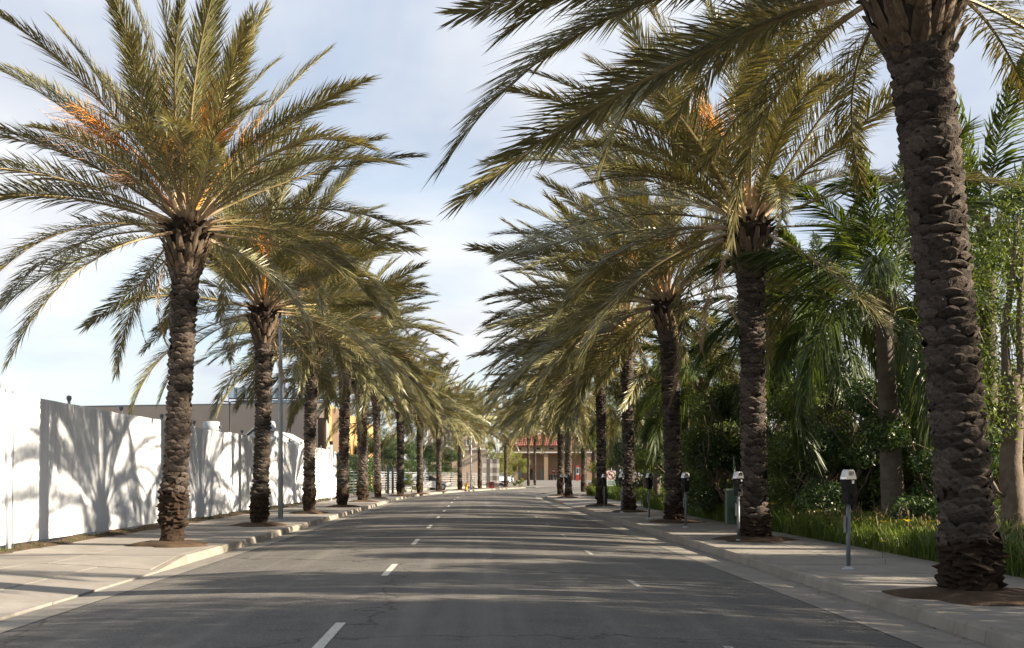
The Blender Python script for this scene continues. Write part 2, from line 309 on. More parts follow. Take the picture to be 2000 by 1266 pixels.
# ------------------------------------------------------------------ pavements made of slabs
def slabs(parent, s0, s1, offs, step, m='concrete', zf=None, skip=None):
    s = s0
    while s < s1 - .1:
        e = min(s + step, s1)
        for i in range(len(offs) - 1):
            g = .011; b = MB(); dz = random.uniform(-.003, .003); tx = random.uniform(-.003, .003)
            q = [(s + g, offs[i] + g), (s + g, offs[i + 1] - g), (e - g, offs[i + 1] - g), (e - g, offs[i] + g)]
            zz = [(zf(*p) if zf else WALK) + dz + tx * (k % 2) for k, p in enumerate(q)]
            top = [road(*p, z) for p, z in zip(q, zz)]; bot = [road(*p, z - .1) for p, z in zip(q, zz)]
            b.face(top)
            for k in range(4): b.face([bot[k], bot[(k + 1) % 4], top[(k + 1) % 4], top[k]])
            b.build('paving_slab', m, parent)
        s = e
WL = bare('left_sidewalk'); WR = bare('right_sidewalk')
slabs(WR, -2, 51, [CR + .16, 6.2, 7.55], 1.52)
slabs(WR, 63.4, 82, [CR + .16, 6.4, 8.1], 1.9)
slabs(WL, 19.9, 78.4, [-8.55, -6.9, CL - .16], 3.05)
slabs(WL, 85.4, 150, [-8.55, CL - .16], 3.05)
slabs(WL, 78.4, 85.4, [-8.55, CL - .16], 3.5, zf=lambda s, o: lerp(.04, WALK, (CL - o) / 3.3))
strip('left_walk_bed', 19.5, 150, -8.97, CL - .05, .10, .10, 'soil'); strip('right_walk_bed', -14, 51, CR + .05, 7.6, .10, .10, 'soil'); strip('right_walk_bed', 63, 82, CR + .1, 8.2, .10, .10, 'soil')
# left driveway apron (foreground) and right driveway
DL = bare('left_driveway')
slabs(DL, -14, 18.2, [-8.9, -7.2, -6.1, CL], 4.6, zf=lambda s, o: lerp(.03, WALK, min(1, (CL - o) / 2.0)))
slabs(DL, 18.2, 19.9, [-8.55, -6.9, CL - .16], 1.7, zf=lambda s, o: lerp(lerp(.03, WALK, min(1, (CL - o) / 2.0)), WALK, sm(18.2, 19.9, s)))
strip('left_driveway_bed', -14, 19.9, -9, CL - .02, .0, -.07, 'soil', 4)
DR = bare('right_driveway')
slabs(DR, 51, 63.4, [CR + .005, 6.2, 8.1], 4.13, zf=lambda s, o: lerp(.03, WALK, min(1, (o - CR) / 1.5)) if 52 < s < 62.5 else lerp(.1, WALK, min(1, (o - CR) / .3)))
b = MB(); b.face([(8.1, 51.5, .14), (70, 51.5, .14), (70, 63, .14), (8.1, 63, .14)]); struct(b.build('right_driveway_asphalt', 'lot'))
# planting soil on the right, yard on the left, lot at the end of the street
b = MB(); b.face([(7.56, -14, .135), (90, -14, .135), (90, 51.4, .135), (7.56, 51.4, .135)]); struct(b.build('planting_bed', 'soil'))
b = MB(); b.face([(8.12, 63.1, .135), (70, 63.1, .135), (70, 87.8, .135), (8.12, 87.8, .135)]); struct(b.build('planting_bed', 'soil'))
b = MB(); b.face([(-90, -14, .12), (-9.02, -14, .12), (-9.02, 74, .12), (-90, 74, .12)]); struct(b.build('yard_ground', 'ground'))
b = MB(); b.face([(-90, 74.1, .12), (-9.1, 74.1, .12)] + [tuple(road(s, -8.6, .12)) for s in range(76, 166, 6)] + [(2, 175, .12), (-90, 175, .12)]); struct(b.build('yard_ground', 'lot'))
def lotz(y): return -.02 + .79 * sm(120, 212, y)
struct(obj('parking_lot', grid_mesh('parking_lot', lambda u, v: (lerp(4, 90, u), lerp(88.2, 260, v), lotz(lerp(88.2, 260, v))), 4, 30, 'lot')))
# dirt strip at the foot of the white fence
def dirt_fn(u, v):
    s = lerp(20.2, 73.5, v); o = lerp(-8.99, -8.36 + .16 * math.sin(s * 1.7) + .1 * math.sin(s * 4.1), u)
    return (o, s, lerp(.20 + .03 * math.sin(s * 2.3), .13, u) + (.022 * math.sin(s * 9 + u * 7) if 0 < u < 1 else 0))
struct(obj('dirt_verge', grid_mesh('dirt_verge', dirt_fn, 5, 160, 'dirt')))
# ------------------------------------------------------------------ white corrugated fence
def corr_panel(seed, width=.93, h=2.9):
    rr = random.Random(seed); b = MB(); per = .0775; n = int(width / per); pts = []
    for i in range(n):
        for (du, d) in ((0, 0), (.34, 0), (.5, .024), (.84, .024)): pts.append((i * per + du * per, d))
    pts.append((n * per, 0)); k = len(pts)
    hs = [0, .5, 1.2, 2.0, h]
    for z in hs:
        wob = [.004 * math.sin(z * 2 + rr.random()) for _ in pts]
        b.v += [(d + wob[i] * .5, y, z) for i, (y, d) in enumerate(pts)]
    for r_ in range(len(hs) - 1):
        for i in range(k - 1):
            b.f.append((r_ * k + i, r_ * k + i + 1, (r_ + 1) * k + i + 1, (r_ + 1) * k + i)); b.m.append(0)
    return b.mesh('fence_panel', 'wallwhite')
pan = [corr_panel(i) for i in range(4)]
fence = thing('corrugated_fence', 'tall white corrugated sheet metal fence along the left sidewalk', 'fence', (-8.97, 13, .22))
capm = MB().lathe([(.02, -.06), (.045, -.03), (.062, .02), (.05, .065), (.001, .085)], seg=10).mesh('post_cap', 'greypost', True)
postm = MB().tube([(0, 0, -.1), (0, 0, 3.0)], .035, 8).mesh('fence_post', 'galv', True)
rng = random.Random(3); y = 0; i = 0; hz = 0
while y < 58.6:
    if i % 5 == 0: hz = rng.uniform(-.03, .03)
    o = obj('fence_panel', pan[i % 4], fence, Matrix.Translation((rng.uniform(-.012, .012) + (i % 2) * .01, y, hz + rng.uniform(-.008, .008))) @ Euler((rng.uniform(-.004, .004), rng.uniform(-.006, .006), rng.uniform(-.006, .006))).to_matrix().to_4x4())
    if i % 4 == 1:
        p = obj('fence_post', postm, fence, Matrix.Translation((-.07, y, 0)))
        obj('post_cap', capm, p, Matrix.Translation((0, 0, 3.04)))
    y += .938 if i % 3 == 0 else .915; i += 1
b = MB()
for zz_ in (.5, 1.6, 2.6): b.box((-.045, 29.3, zz_), (.05, 58.4, .06))
b.build('fence_rail', 'greypost', fence)
b = MB().tube([(.07, 8.42, -.1), (.07, 8.42, 2.98)], .055, 10); b.build('corner_post', 'wallwhite', fence, True)
b = MB().tube([(.14, 8.47, .0), (.135, 8.47, 1.0), (.15, 8.47, 2.0), (.14, 8.47, 2.95)], .012, 6); b.build('conduit', 'greypost', fence, True)
# ------------------------------------------------------------------ palm building blocks
def frond_mesh(name, n, bend, seed, lat=0.0, wid=.0048, mats=('leaf', 'rachis', 'petiole'), pet=.17, L0=.146, ang=(50, 19), vee=(30, 15), tipdroop=.16, thin=1.0, fold=0.0):
    """unit-length pinnate leaf: starts along +X, bends towards -Z"""
    rr = random.Random(seed); K = 28; P = [Vector((0, 0, 0))]; T = []
    for i in range(K + 1):
        t = i / K; p = -bend * t ** 1.25; yw = lat * t * t
        d = Vector((math.cos(p) * math.cos(yw), math.cos(p) * math.sin(yw), math.sin(p))); T.append(d)
        if i < K: P.append(P[-1] + d / K)
    def at(t):
        f = min(t * K, K - 1e-4); i = int(f); return P[i].lerp(P[i + 1], f - i), T[i].lerp(T[i + 1], f - i).normalized()
    b = MB()
    idx = list(range(0, K + 1, 2)); k0 = 3
    b.tube([P[i] for i in idx[:k0]], [(.0155 - .0035 * j) * thin for j in range(k0)], 6, 2, flat=.5)
    b.tube([P[i] for i in idx[k0 - 1:]], [lerp(.0062, .0011, j / (len(idx) - k0)) * thin for j in range(len(idx) - k0 + 1)], 5, 1, flat=.8)
    for sgn in (-1, 1):
        for i in range(n):
            t = pet + (1 - pet) * ((i + rr.uniform(.0, .9)) / n) ** .92; t = min(t, .998)
            p, d = at(t); side = d.cross(Vector((0, 0, 1)))
            if side.length < .05: side = Vector((0, -1, 0))
            side = side.normalized() * -sgn; nn = side.cross(d) * (sgn); nn = nn if nn.z > -.3 else nn
            if (d.cross(side)).z * 0 != 0: pass
            nn = (d.cross(side) * (1 if sgn < 0 else -1)).normalized()
            if nn.z < 0: nn = -nn
            u = (t - pet) / (1 - pet)
            f = lerp(.42, 1, sm(0, .3, u)) * lerp(1, .5, sm(.55, 1.0, u)) * rr.uniform(.86, 1.1)
            a = R(lerp(ang[0], ang[1], u) + rr.gauss(0, 5)); e = R(rr.gauss(vee[0], vee[1]) * (1 - fold * u))
            dr = (d * math.cos(a) + (side * math.cos(e) + nn * math.sin(e)) * math.sin(a)).normalized()
            L = L0 * f; w_ = wid * rr.uniform(.75, 1.15) * lerp(.8, 1, sm(0, .2, u))
            wv = dr.cross(nn + side * rr.uniform(-.7, .7)).normalized() * w_ * .5
            dn = Vector((0, 0, -1)) * L * tipdroop * rr.uniform(.4, 1.4)
            m_ = p + dr * L * .5 + dn * .12; tp = p + dr * L + dn
            k = len(b.v)
            b.v += [tuple(p + wv * .45), tuple(p - wv * .45), tuple(m_ - wv), tuple(m_ + wv), tuple(tp)]
            b.f += [(k, k + 1, k + 2, k + 3), (k + 3, k + 2, k + 4)]; b.m += [0, 0]
    return b.mesh(name, list(mats))
BENDS = [.28, .55, .85, 1.15, 1.5]
FR = {}
for lod, (n, wd) in enumerate(((165, .0048), (110, .0070), (64, .0115))):
    FR[lod] = [[frond_mesh('frond', n, bd, 10 * lod + 3 * k + q, random.Random(k * 7 + q).uniform(-.3, .3), wd) for q in range(3 if lod == 0 else 2)] for k, bd in enumerate(BENDS)]
DRY = [frond_mesh('dry_frond', 40, 1.3, 77 + q, .2, .007, ('dryleaf', 'dryleaf', 'dryleaf'), L0=.09, ang=(40, 20), tipdroop=.8) for q in range(2)]
QF = [frond_mesh('frond', 120, bd, 300 + i, .15 * (-1) ** i, .0115, ('qleaf', 'qrachis', 'qrachis'), pet=.14, L0=.18, ang=(60, 30), vee=(14, 32), tipdroop=.95, thin=.8) for i, bd in enumerate((.6, 1.1, 1.6, 2.0))]
def fruit_mesh(name, seed, m, bend, n=46):
    rr = random.Random(seed); b = MB(); P = []; p = Vector((0, 0, 0)); K = 10
    for i in range(K + 1):
        P.append(p.copy()); a = -bend * (i / K) ** 1.6; p = p + Vector((math.cos(a), 0, math.sin(a))) * (.68 / K)
    b.tube(P, [lerp(.011, .005, i / K) for i in range(K + 1)], 5, 0, flat=.5)
    for i in range(n):
        t = rr.uniform(.72, 1); q = P[min(K, int(t * K))]; d = Vector((math.cos(bend * .5) + rr.uniform(-.2, .3), rr.gauss(0, .55), -math.sin(bend * .7) + rr.gauss(.1, .5))).normalized()
        L = rr.uniform(.16, .32); pts = [q]; 
        for k in range(3):
            d = (d + Vector((rr.gauss(0, .22), rr.gauss(0, .22), rr.gauss(-.12 - bend * .12, .2)))).normalized(); pts.append(pts[-1] + d * L / 3)
        b.tube(pts, [.0016, .0013, .0011, .0008], 3, 0, cap=False)
    return b.mesh(name, m)
FRU = [fruit_mesh('fruit_stalk', 1, 'fruit', .35), fruit_mesh('fruit_stalk', 2, 'fruit', .8), fruit_mesh('fruit_stalk', 3, 'fruitdry', 1.3), fruit_mesh('fruit_stalk', 4, 'fruitdry', .9)]
def scar_data(seed, depthtop=1.0):
    rr = random.Random(seed); v = []; f = []; U = 6; V = 4
    prof = [-.35, .35, .85, 1.0 * depthtop, -.1]
    zz_ = [0, .25, .6, .86, 1.0]
    for j in range(V + 1):
        for i in range(U + 1):
            u = i / U * 2 - 1
            z = zz_[j] - .5; lens = (1 - .55 * abs(u) ** 2.2)
            wob = rr.uniform(-.06, .06)
            v.append((u * .54 * (1 - .12 * (j == 0)) + rr.uniform(-.02, .02), prof[j] * (1 - .62 * abs(u) ** 2.5) * rr.uniform(.85, 1.15) - .1, z * lens + wob * .5 + .10 * abs(u) * (1 if j < 3 else -1) * rr.uniform(.3, 1)))
    for j in range(V):
        for i in range(U):
            a = j * (U + 1) + i; f.append((a, a + 1, a + U + 2, a + U + 1))
    return v, f
def dmesh(name, d, m):
    b = MB(); b.v = list(d[0]); b.f = list(d[1]); b.m = [0] * len(b.f); return b.mesh(name, m, False)
SC = [scar_data(i) for i in range(7)]; SCM = [dmesh('leaf_scar', d, 'scar') for d in SC]
def boot_data(seed):
    rr = random.Random(seed); v = []; f = []
    prof = [(-.5, .50, -.3), (-.3, .46, .25), (.0, .36, .55), (.3, .28, .85), (.5, .20, 1.15)]
    for (z, w_, o) in prof:
        for u in (-1, -.5, 0, .5, 1):
            v.append((u * w_ * rr.uniform(.9, 1.1), o - .35 * u * u + rr.uniform(-.06, .06), z + rr.uniform(-.02, .02) + (.06 * (1 - abs(u)) if z == .5 else 0)))
    for j in range(4):
        for i in range(4):
            a = j * 5 + i; f.append((a, a + 1, a + 6, a + 5))
    k = len(v); v.append((0, prof[4][2] - .8, .46))
    f += [(20, 21, k), (21, 22, k), (22, 23, k), (23, 24, k)]
    return v, f
BT = [boot_data(40 + i) for i in range(5)]; BTM = [dmesh('leaf_base', d, 'boot') for d in BT]; BTD = [dmesh('leaf_base', d, 'bootdark') for d in BT]
def palm(label, X, Y, H, r, seed, lean=(0, 0), curve=0.0, nf=56, L=4.6, lod=1, near=False, wind=(0, 0), fruit=4, base_b=.32, bulge=(.35, .95), emin=-24, group='date palms lining the street', z0=WALK, bendadd=0.0, dry=2, extra=()):
    r = r - .072; rr = random.Random(seed); root = thing('date_palm', label, 'palm tree', (X, Y, z0), 0, group)
    def cen(h):
        t = h / H; return Vector((lean[0] * t + curve * math.sin(math.pi * t), lean[1] * t, h))
    def rad(h):
        a = r * (1 + .30 * math.exp(-max(h, 0) / .16)) + r * base_b * sm(bulge[0] - .25, bulge[0] + .1, h) * (1 - sm(bulge[1] - .2, bulge[1] + .25, h))
        a += r * .10 * sm(H * .5, H - 1.2, h)
        a += r * .85 * sm(H - 1.35, H - .4, h) - r * .95 * sm(H - .12, H + .3, h); return a
    seg = 30 if near else 16; hs = []; h = -.12
    while h < H + .25:
        hs.append(h); h += .035 if (near and h < 1.1) else (.08 if lod < 2 else .16)
    b = MB(); k = seg
    for h in hs:
        c = cen(h); a = rad(h)
        for j in range(seg):
            q = 2 * math.pi * j / seg
            rough = .075 * r * rr.gauss(0, 1) * (2.0 if h < bulge[1] and h > bulge[0] - .15 else .6)
            rr_ = a * (.93 if h > bulge[1] else 1.0) + rough + .06 * r * math.sin(3 * q + h * 5)
            b.v.append((c.x + rr_ * math.cos(q), c.y + rr_ * math.sin(q), c.z))
    for i in range(len(hs) - 1):
        for j in range(seg):
            b.f.append((i * seg + j, i * seg + (j + 1) % seg, (i + 1) * seg + (j + 1) % seg, (i + 1) * seg + j)); b.m.append(1 if hs[i] < bulge[1] + .05 else 0)
    b.f.append(tuple((len(hs) - 1) * seg + j for j in range(seg))); b.m.append(0)
    b.build('trunk', ['bark', 'root'], root)
    # leaf scars on a spiral lattice
    joined = MB(); fj = MB(); h = bulge[1] - .05; row = 0
    ph = .108 if near else .125
    camd = Vector((-X, -Y, 0)).normalized()
    def frame(q, h, out, tilt, sx, sy, sz):
        c = cen(h); rad_ = Vector((math.cos(q), math.sin(q), 0)); tan = Vector((-math.sin(q), math.cos(q), 0))
        up = (Vector((0, 0, 1)) * math.cos(tilt) + rad_ * math.sin(tilt)); ou = tan.cross(up) * 1.0
        ou = rad_ * math.cos(tilt) - Vector((0, 0, 1)) * math.sin(tilt)
        p = c + rad_ * out
        m = Matrix(((tan.x * sx, ou.x * sy, up.x * sz, p.x), (tan.y * sx, ou.y * sy, up.y * sz, p.y), (tan.z * sx, ou.z * sy, up.z * sz, p.z), (0, 0, 0, 1)))
        return m, rad_
    per = max(6, round(2 * math.pi * (r + .04) / .24))
    while h < H - 1.0:
        for i in range(per):
            if rr.random() < .06: continue
            q = 2 * math.pi * (i + .5 * (row % 2)) / per + row * .05 + rr.uniform(-.06, .06); hh = h + rr.uniform(-.025, .025)
            sx = 2 * math.pi * rad(hh) / per * rr.uniform(.98, 1.2)
            m, rd = frame(q, hh, rad(hh) * .985, rr.uniform(.06, .4), sx * 1.02, rr.uniform(.03, .066), ph * 1.8 * rr.choice((.65, .85, 1, 1, 1.15, 1.3)))
            kk = rr.randrange(7)
            if near and rd.dot(camd) > .02: obj('leaf_scar', SCM[kk], root, m)
            else: joined.add(*SC[kk], m)
        h += ph; row += 1
    h = H - 1.05; row = 0
    while h < H + .02:
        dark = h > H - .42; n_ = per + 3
        for i in range(n_):
            q = 2 * math.pi * (i + .5 * (row % 2)) / n_ + rr.uniform(-.1, .1); hh = h + rr.uniform(-.04, .04)
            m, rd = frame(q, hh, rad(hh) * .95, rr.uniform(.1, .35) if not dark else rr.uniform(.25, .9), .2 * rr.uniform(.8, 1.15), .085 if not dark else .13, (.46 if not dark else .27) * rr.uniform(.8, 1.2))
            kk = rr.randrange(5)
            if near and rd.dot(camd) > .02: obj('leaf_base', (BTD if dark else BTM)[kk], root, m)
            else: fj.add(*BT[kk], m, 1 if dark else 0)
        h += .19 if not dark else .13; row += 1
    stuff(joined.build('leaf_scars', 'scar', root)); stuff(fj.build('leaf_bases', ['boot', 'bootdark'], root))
    # crown
    top = cen(H)
    def put(az, el, bi, Lk, roll, name='frond', meshes=None, out=.20, dz=0):
        meshes = meshes or FR[lod][bi]; me = meshes[rr.randrange(len(meshes))]
        d = Vector((math.cos(az), math.sin(az), 0)); p = top + d * (out * r / .3) + Vector((0, 0, dz))
        m = Matrix.Translation(p) @ Matrix.Rotation(az, 4, 'Z') @ Matrix.Rotation(-el, 4, 'Y') @ Matrix.Rotation(roll, 4, 'X') @ Matrix.Scale(Lk, 4)
        return obj(name, me, root, m)
    for i in range(nf):
        f = (i + .5) / nf; az = i * 2.39996 + seed + rr.uniform(-.25, .25)
        el = R(lerp(87, emin, f ** .82) + rr.gauss(0, 5))
        ce = math.cos(el); d = Vector((math.cos(az) * ce + wind[0] * (.35 + .65 * ce), math.sin(az) * ce + wind[1] * (.35 + .65 * ce), math.sin(el)))
        az2 = math.atan2(d.y, d.x); el2 = math.atan2(d.z, math.hypot(d.x, d.y))
        if near and el2 < R(12) and (math.cos(az2) * camd.x + math.sin(az2) * camd.y) > .72: el2 += R(38)
        bd = lerp(.32, 1.15, f) + bendadd + rr.gauss(0, .16) - max(0, -el2) * .5
        bi = min(range(5), key=lambda k: abs(BENDS[k] - bd))
        put(az2, el2, bi, L * lerp(.98, 1.0, sm(0, .3, f)) * rr.uniform(.86, 1.08), rr.gauss(0, .45), out=lerp(.05, .26, f), dz=lerp(.12, -.22, f))
    for (az, el, bi, k, roll) in extra: put(R(az), R(el), bi, L * k, roll)
    for i in range(dry): put(rr.uniform(0, 6.28), R(rr.uniform(-60, -30)), 4, L * rr.uniform(.35, .6), rr.uniform(-1, 1), 'dry_frond', DRY, .3, -.25)
    for i in range(fruit): put(rr.uniform(0, 6.28) if i % 2 else R(rr.uniform(-150, -30)), R(rr.uniform(40, 85)), 0, rr.uniform(2.5, 4.1), rr.uniform(-.4, .4), 'fruit_stalk', FRU if i > 1 else FRU[:2], .1, .05)
    # mound of dirt in the tree well
    if z0 == WALK:
        b = MB(); k = 22; rings = ((.0, .09), (.45, .085), (.75, .05), (1.0, .012), (1.04, -.03))
        for (a, z) in rings:
            for j in range(k):
                q = 2 * math.pi * j / k; ww = (r * 2.1 + .28) * a * (1 + .16 * math.sin(3 * q + seed) + .12 * math.sin(5 * q + 2 * seed) + .14 * rr.random()) + (.0 if a else .01)
                mxx = ww * math.cos(q); mxx = max(mxx, CR + .19 - X) if X > 0 and Y < 90 else (min(mxx, CL - .19 - X) if Y < 75 else mxx)
                b.v.append((mxx, ww * math.sin(q) * 1.0, z + (.016 * rr.random() if 0 < a < 1 else 0)))
        for i in range(len(rings) - 1):
            for j in range(k): b.f.append((i * k + j, i * k + (j + 1) % k, (i + 1) * k + (j + 1) % k, (i + 1) * k + j)); b.m.append(0)
        mo = b.build('tree_well_dirt', 'dirt', None, True, (X, Y, z0))
        tag(mo, 'low brown dirt mound round the foot of the ' + label, 'dirt mound', 'dirt mounds at the palm feet')
    return root
# left row (near to far), right row
palm('nearest date palm on the left sidewalk, thick trunk beside the white fence', -6.17, 22.8, 6.55, .285, 11, (.30, .1), .02, 62, 5.0, 0, True, (.03, 0), 16, emin=-10, base_b=.28, bulge=(.5, 1.15))
palm('second left date palm, dark trunk just before the tall street lamp', PX(505, 31.7), 31.7, 6.2, .26, 12, (.12, .1), .06, 62, 5.0, 0, True, (.17, -.05), 5, emin=-12, bulge=(.3, .95))
palm('third left date palm, just past the tall street lamp', PX(604, 42.2), 42.2, 6.55, .255, 13, (.16, 0), -.05, 80, 5.0, 1, False, (.16, -.05), 5, emin=-14)
palm('fourth left date palm, at the end of the white fence', PX(668, 51.3), 51.3, 7.3, .275, 14, (.12, 0), .05, 76, 4.9, 1, False, (.16, -.05), 3, emin=-14)
palm('fifth left date palm, pale trunk in front of the metal rail fence', PX(708, 61.6), 61.6, 6.8, .32, 15, (-.1, 0), .04, 74, 4.7, 1, False, (.16, -.05), 3, emin=-14)
palm('sixth left date palm, in front of the ivy hedge', PX(738, 70), 70, 6.9, .25, 16, (-.12, 0), 0, 74, 4.7, 1, False, (.16, -.05), 2, emin=-14)
LEFT_FAR = [(782, 80, 'seventh left date palm, beside the grey gate posts'), (820, 88, 'eighth left date palm, hiding the nose of the white car'), (857, 101, 'ninth left date palm, before the rail fence and dark trees'), (898, 112, 'tenth left date palm, just left of the yellow hydrant'), (937, 124, 'left date palm against the plaid kiosk'), (988, 140, 'date palm on the far bend beside the red and white sign column'), (1032, 154, 'left of the two thin date palms before the tile roofed shop'), (1044.5, 157, 'right of the two thin date palms before the tile roofed shop')]
for i, (px, y, lb) in enumerate(LEFT_FAR):
    palm(lb, PX(px, y), y, [6.6, 6.5, 6.7, 6.5, 6.9, 7.2, 8.0, 7.7][i], [.29, .27, .27, .26, .26, .26, .22, .2][i], 20 + i, (0, 0), 0, 64, 4.7, 2, False, (.15, -.05), 0, dry=0, z0=WALK if i < 6 else .05, emin=-16 if i < 5 else 2)
palm('large nearest date palm on the right, thick leaning trunk cut by the top edge', 5.78, 13.1, 7.35, .345, 31, (-.74, 0), .03, 74, 5.5, 0, True, (-.40, .05), 6, base_b=.20, bulge=(.25, .72), emin=-4, dry=0)
palm('second right date palm, tall straight trunk beside a parking meter', PX(1475, 24.6), 24.6, 6.95, .31, 32, (-.12, 0), 0, 47, 5.7, 0, True, (-.42, 0), 6, emin=-18, bulge=(.15, .6))
palm('third right date palm, dark trunk behind the third parking meter', PX(1318, 34.2), 34.2, 6.75, .30, 33, (-.22, 0), 0, 56, 5.8, 0, True, (-.47, 0), 5, emin=-18, bulge=(.15, .6))
palm('fourth right date palm, slim trunk left of the fourth parking meter', PX(1229, 44), 44, 7.2, .27, 34, (-.1, 0), 0, 66, 5.9, 1, False, (-.48, 0), 4, emin=-18, bulge=(.15, .6))
palm('fifth right date palm, beside the driveway and no turn sign', PX(1175, 53), 53, 6.95, .265, 35, (-.05, 0), 0, 68, 5.7, 1, False, (-.45, 0), 6, bulge=(.25, .8), z0=WALK)
palm('sixth right date palm, beyond the driveway behind a parking meter', PX(1110, 73.3), 73.3, 6.8, .26, 36, (0, 0), 0, 74, 5.4, 1, False, (-.42, 0), 2, bulge=(.15, .5))
palm('seventh right date palm, almost hidden behind the sixth', PX(1095, 80), 80, 6.8, .27, 37, (0, 0), 0, 66, 4.7, 2, False, (-.3, 0), 0)
palm('distant date palm on the far right corner near the shop', PX(1140, 112), 112, 6.6, .3, 38, (0, 0), 0, 46, 4.4, 2, False, (-.2, 0), 0, dry=0, z0=0)
palm('farthest date palm at the right end of the shop', PX(1161, 126), 126, 6.6, .3, 39, (0, 0), 0, 44, 4.3, 2, False, (-.1, 0), 0, dry=0, z0=0)
palm('date palm on the right sidewalk beside the camera, out of frame', 5.9, 3.3, 7.2, .3, 40, (-.2, 0), 0, 56, 5.2, 1, False, (-.3, 0), 0, bulge=(.15, .6))
# ------------------------------------------------------------------ queen palms
def queen(label, X, Y, H, r, seed, nf=20, L=3.6, lean=0):
    rr = random.Random(seed); root = thing('queen_palm', label, 'palm tree', (X, Y, .13), 0, 'queen palms behind the grass strip')
    b = MB(); hs = []; h = -.1; seg = 14
    while h < H: hs.append(h); h += .055
    for i, h in enumerate(hs):
        a = r * (1.25 - .35 * sm(0, H, h) + .25 * math.exp(-max(h, 0) / .3)) + (.010 if i % 3 == 0 else -.003)
        for j in range(seg):
            q = 2 * math.pi * j / seg; b.v.append((lean * h / H + a * math.cos(q), a * math.sin(q), h + .01 * math.sin(q * 2 + i)))
    for i in range(len(hs) - 1):
        for j in range(seg): b.f.append((i * seg + j, i * seg + (j + 1) % seg, (i + 1) * seg + (j + 1) % seg, (i + 1) * seg + j)); b.m.append(0)
    b.build('trunk', 'qtrunk', root, True)
    for i in range(9):
        q = i * 2.4; rd = Vector((math.cos(q), math.sin(q), 0)); tn = Vector((-math.sin(q), math.cos(q), 0)); p = Vector((lean, 0, H - .15 + i * .05)) + rd * r * .75
        up = (Vector((0, 0, 1)) * .96 + rd * .28); 
        obj('leaf_base', BTM[i % 5], root, Matrix(((tn.x * .3, rd.x * .1, up.x * .8, p.x), (tn.y * .3, rd.y * .1, up.y * .8, p.y), (tn.z * .3, rd.z * .1, up.z * .8, p.z), (0, 0, 0, 1))))
    for i in range(nf):
        f = (i + .5) / nf; az = i * 2.39996 + seed; el = R(lerp(82, -18, f) + rr.gauss(0, 6)); bi = min(3, int(f * 3.2 + rr.uniform(0, .9)))
        m = Matrix.Translation((lean + .1 * math.cos(az), .1 * math.sin(az), H + .25 - .3 * f)) @ Matrix.Rotation(az, 4, 'Z') @ Matrix.Rotation(-el, 4, 'Y') @ Matrix.Rotation(rr.gauss(0, .2), 4, 'X') @ Matrix.Scale(L * rr.uniform(.85, 1.1), 4)
        obj('frond', QF[bi], root, m)
    return root
queen('queen palm with leaning grey trunk behind the nearest parking meter', PX(1748, 24.5), 24.5, 4.9, .20, 51, 22, 3.9, -.25)
queen('left queen palm of the close grey pair right of the second date palm', PX(1579, 33), 33, 5.4, .20, 52, 20, 3.9, .05)
queen('right queen palm of the close grey pair right of the second date palm', PX(1603, 34.5), 34.5, 5.6, .19, 53, 20, 3.9, -.1)
queen('thickest queen palm of the three between the second and third date palms', PX(1378, 43), 43, 4.6, .21, 54, 18, 3.4, -.1)
queen('middle queen palm of the three between the second and third date palms', PX(1356, 48), 48, 4.9, .17, 55, 18, 3.4, -.05)
queen('left queen palm of the three, half hidden by the third date palm', PX(1337, 50), 50, 4.7, .17, 56, 18, 3.4, 0)
queen('slim sunlit queen palm between the third and fourth date palms', PX(1262, 66), 66, 4.9, .15, 57, 18, 3.4, -.05)
queen('queen palm left of the third date palm trunk', PX(1282, 64), 64, 4.9, .17, 58, 18, 3.4, .05)
queen('queen palm beyond the driveway behind the fifth date palm', PX(1205, 82), 82, 5.4, .17, 59, 18, 3.6, 0)
queen('queen palm at the right edge behind the large leaning date palm', PX(1930, 27), 27, 7.0, .19, 60, 22, 4.0, 0)
# ------------------------------------------------------------------ broadleaf foliage
def leaf_mesh(name, n, blobs, size, m, seed, aspect=2.2, shell=.5, droop=0.0):
    g = np.random.default_rng(seed); bl = np.array(blobs, float); wt = (bl[:, 3] * bl[:, 4] * bl[:, 5]) ** .75; wt /= wt.sum()
    k = g.choice(len(bl), n, p=wt); d = g.normal(size=(n, 3)); d /= np.linalg.norm(d, axis=1)[:, None]
    rr = g.random(n) ** (1 / 3.) ; rr = shell + (1 - shell) * rr
    rr = np.where(g.random(n) < .25, g.random(n), rr) * (1 + .12 * g.normal(size=n))
    c = bl[k, :3] + d * rr[:, None] * bl[k, 3:6]
    a = g.normal(size=(n, 3)); a[:, 2] -= droop * 2; a /= np.linalg.norm(a, axis=1)[:, None]
    b_ = np.cross(a, g.normal(size=(n, 3))); b_ /= np.linalg.norm(b_, axis=1)[:, None]
    s = size * (.6 + .8 * g.random(n))[:, None]
    v = np.stack([c - a * s * .5, c + b_ * s * .5 / aspect, c + a * s * .5, c - b_ * s * .5 / aspect], 1).reshape(-1, 3)
    return np_mesh(name, v, np.arange(n * 4).reshape(n, 4), m)
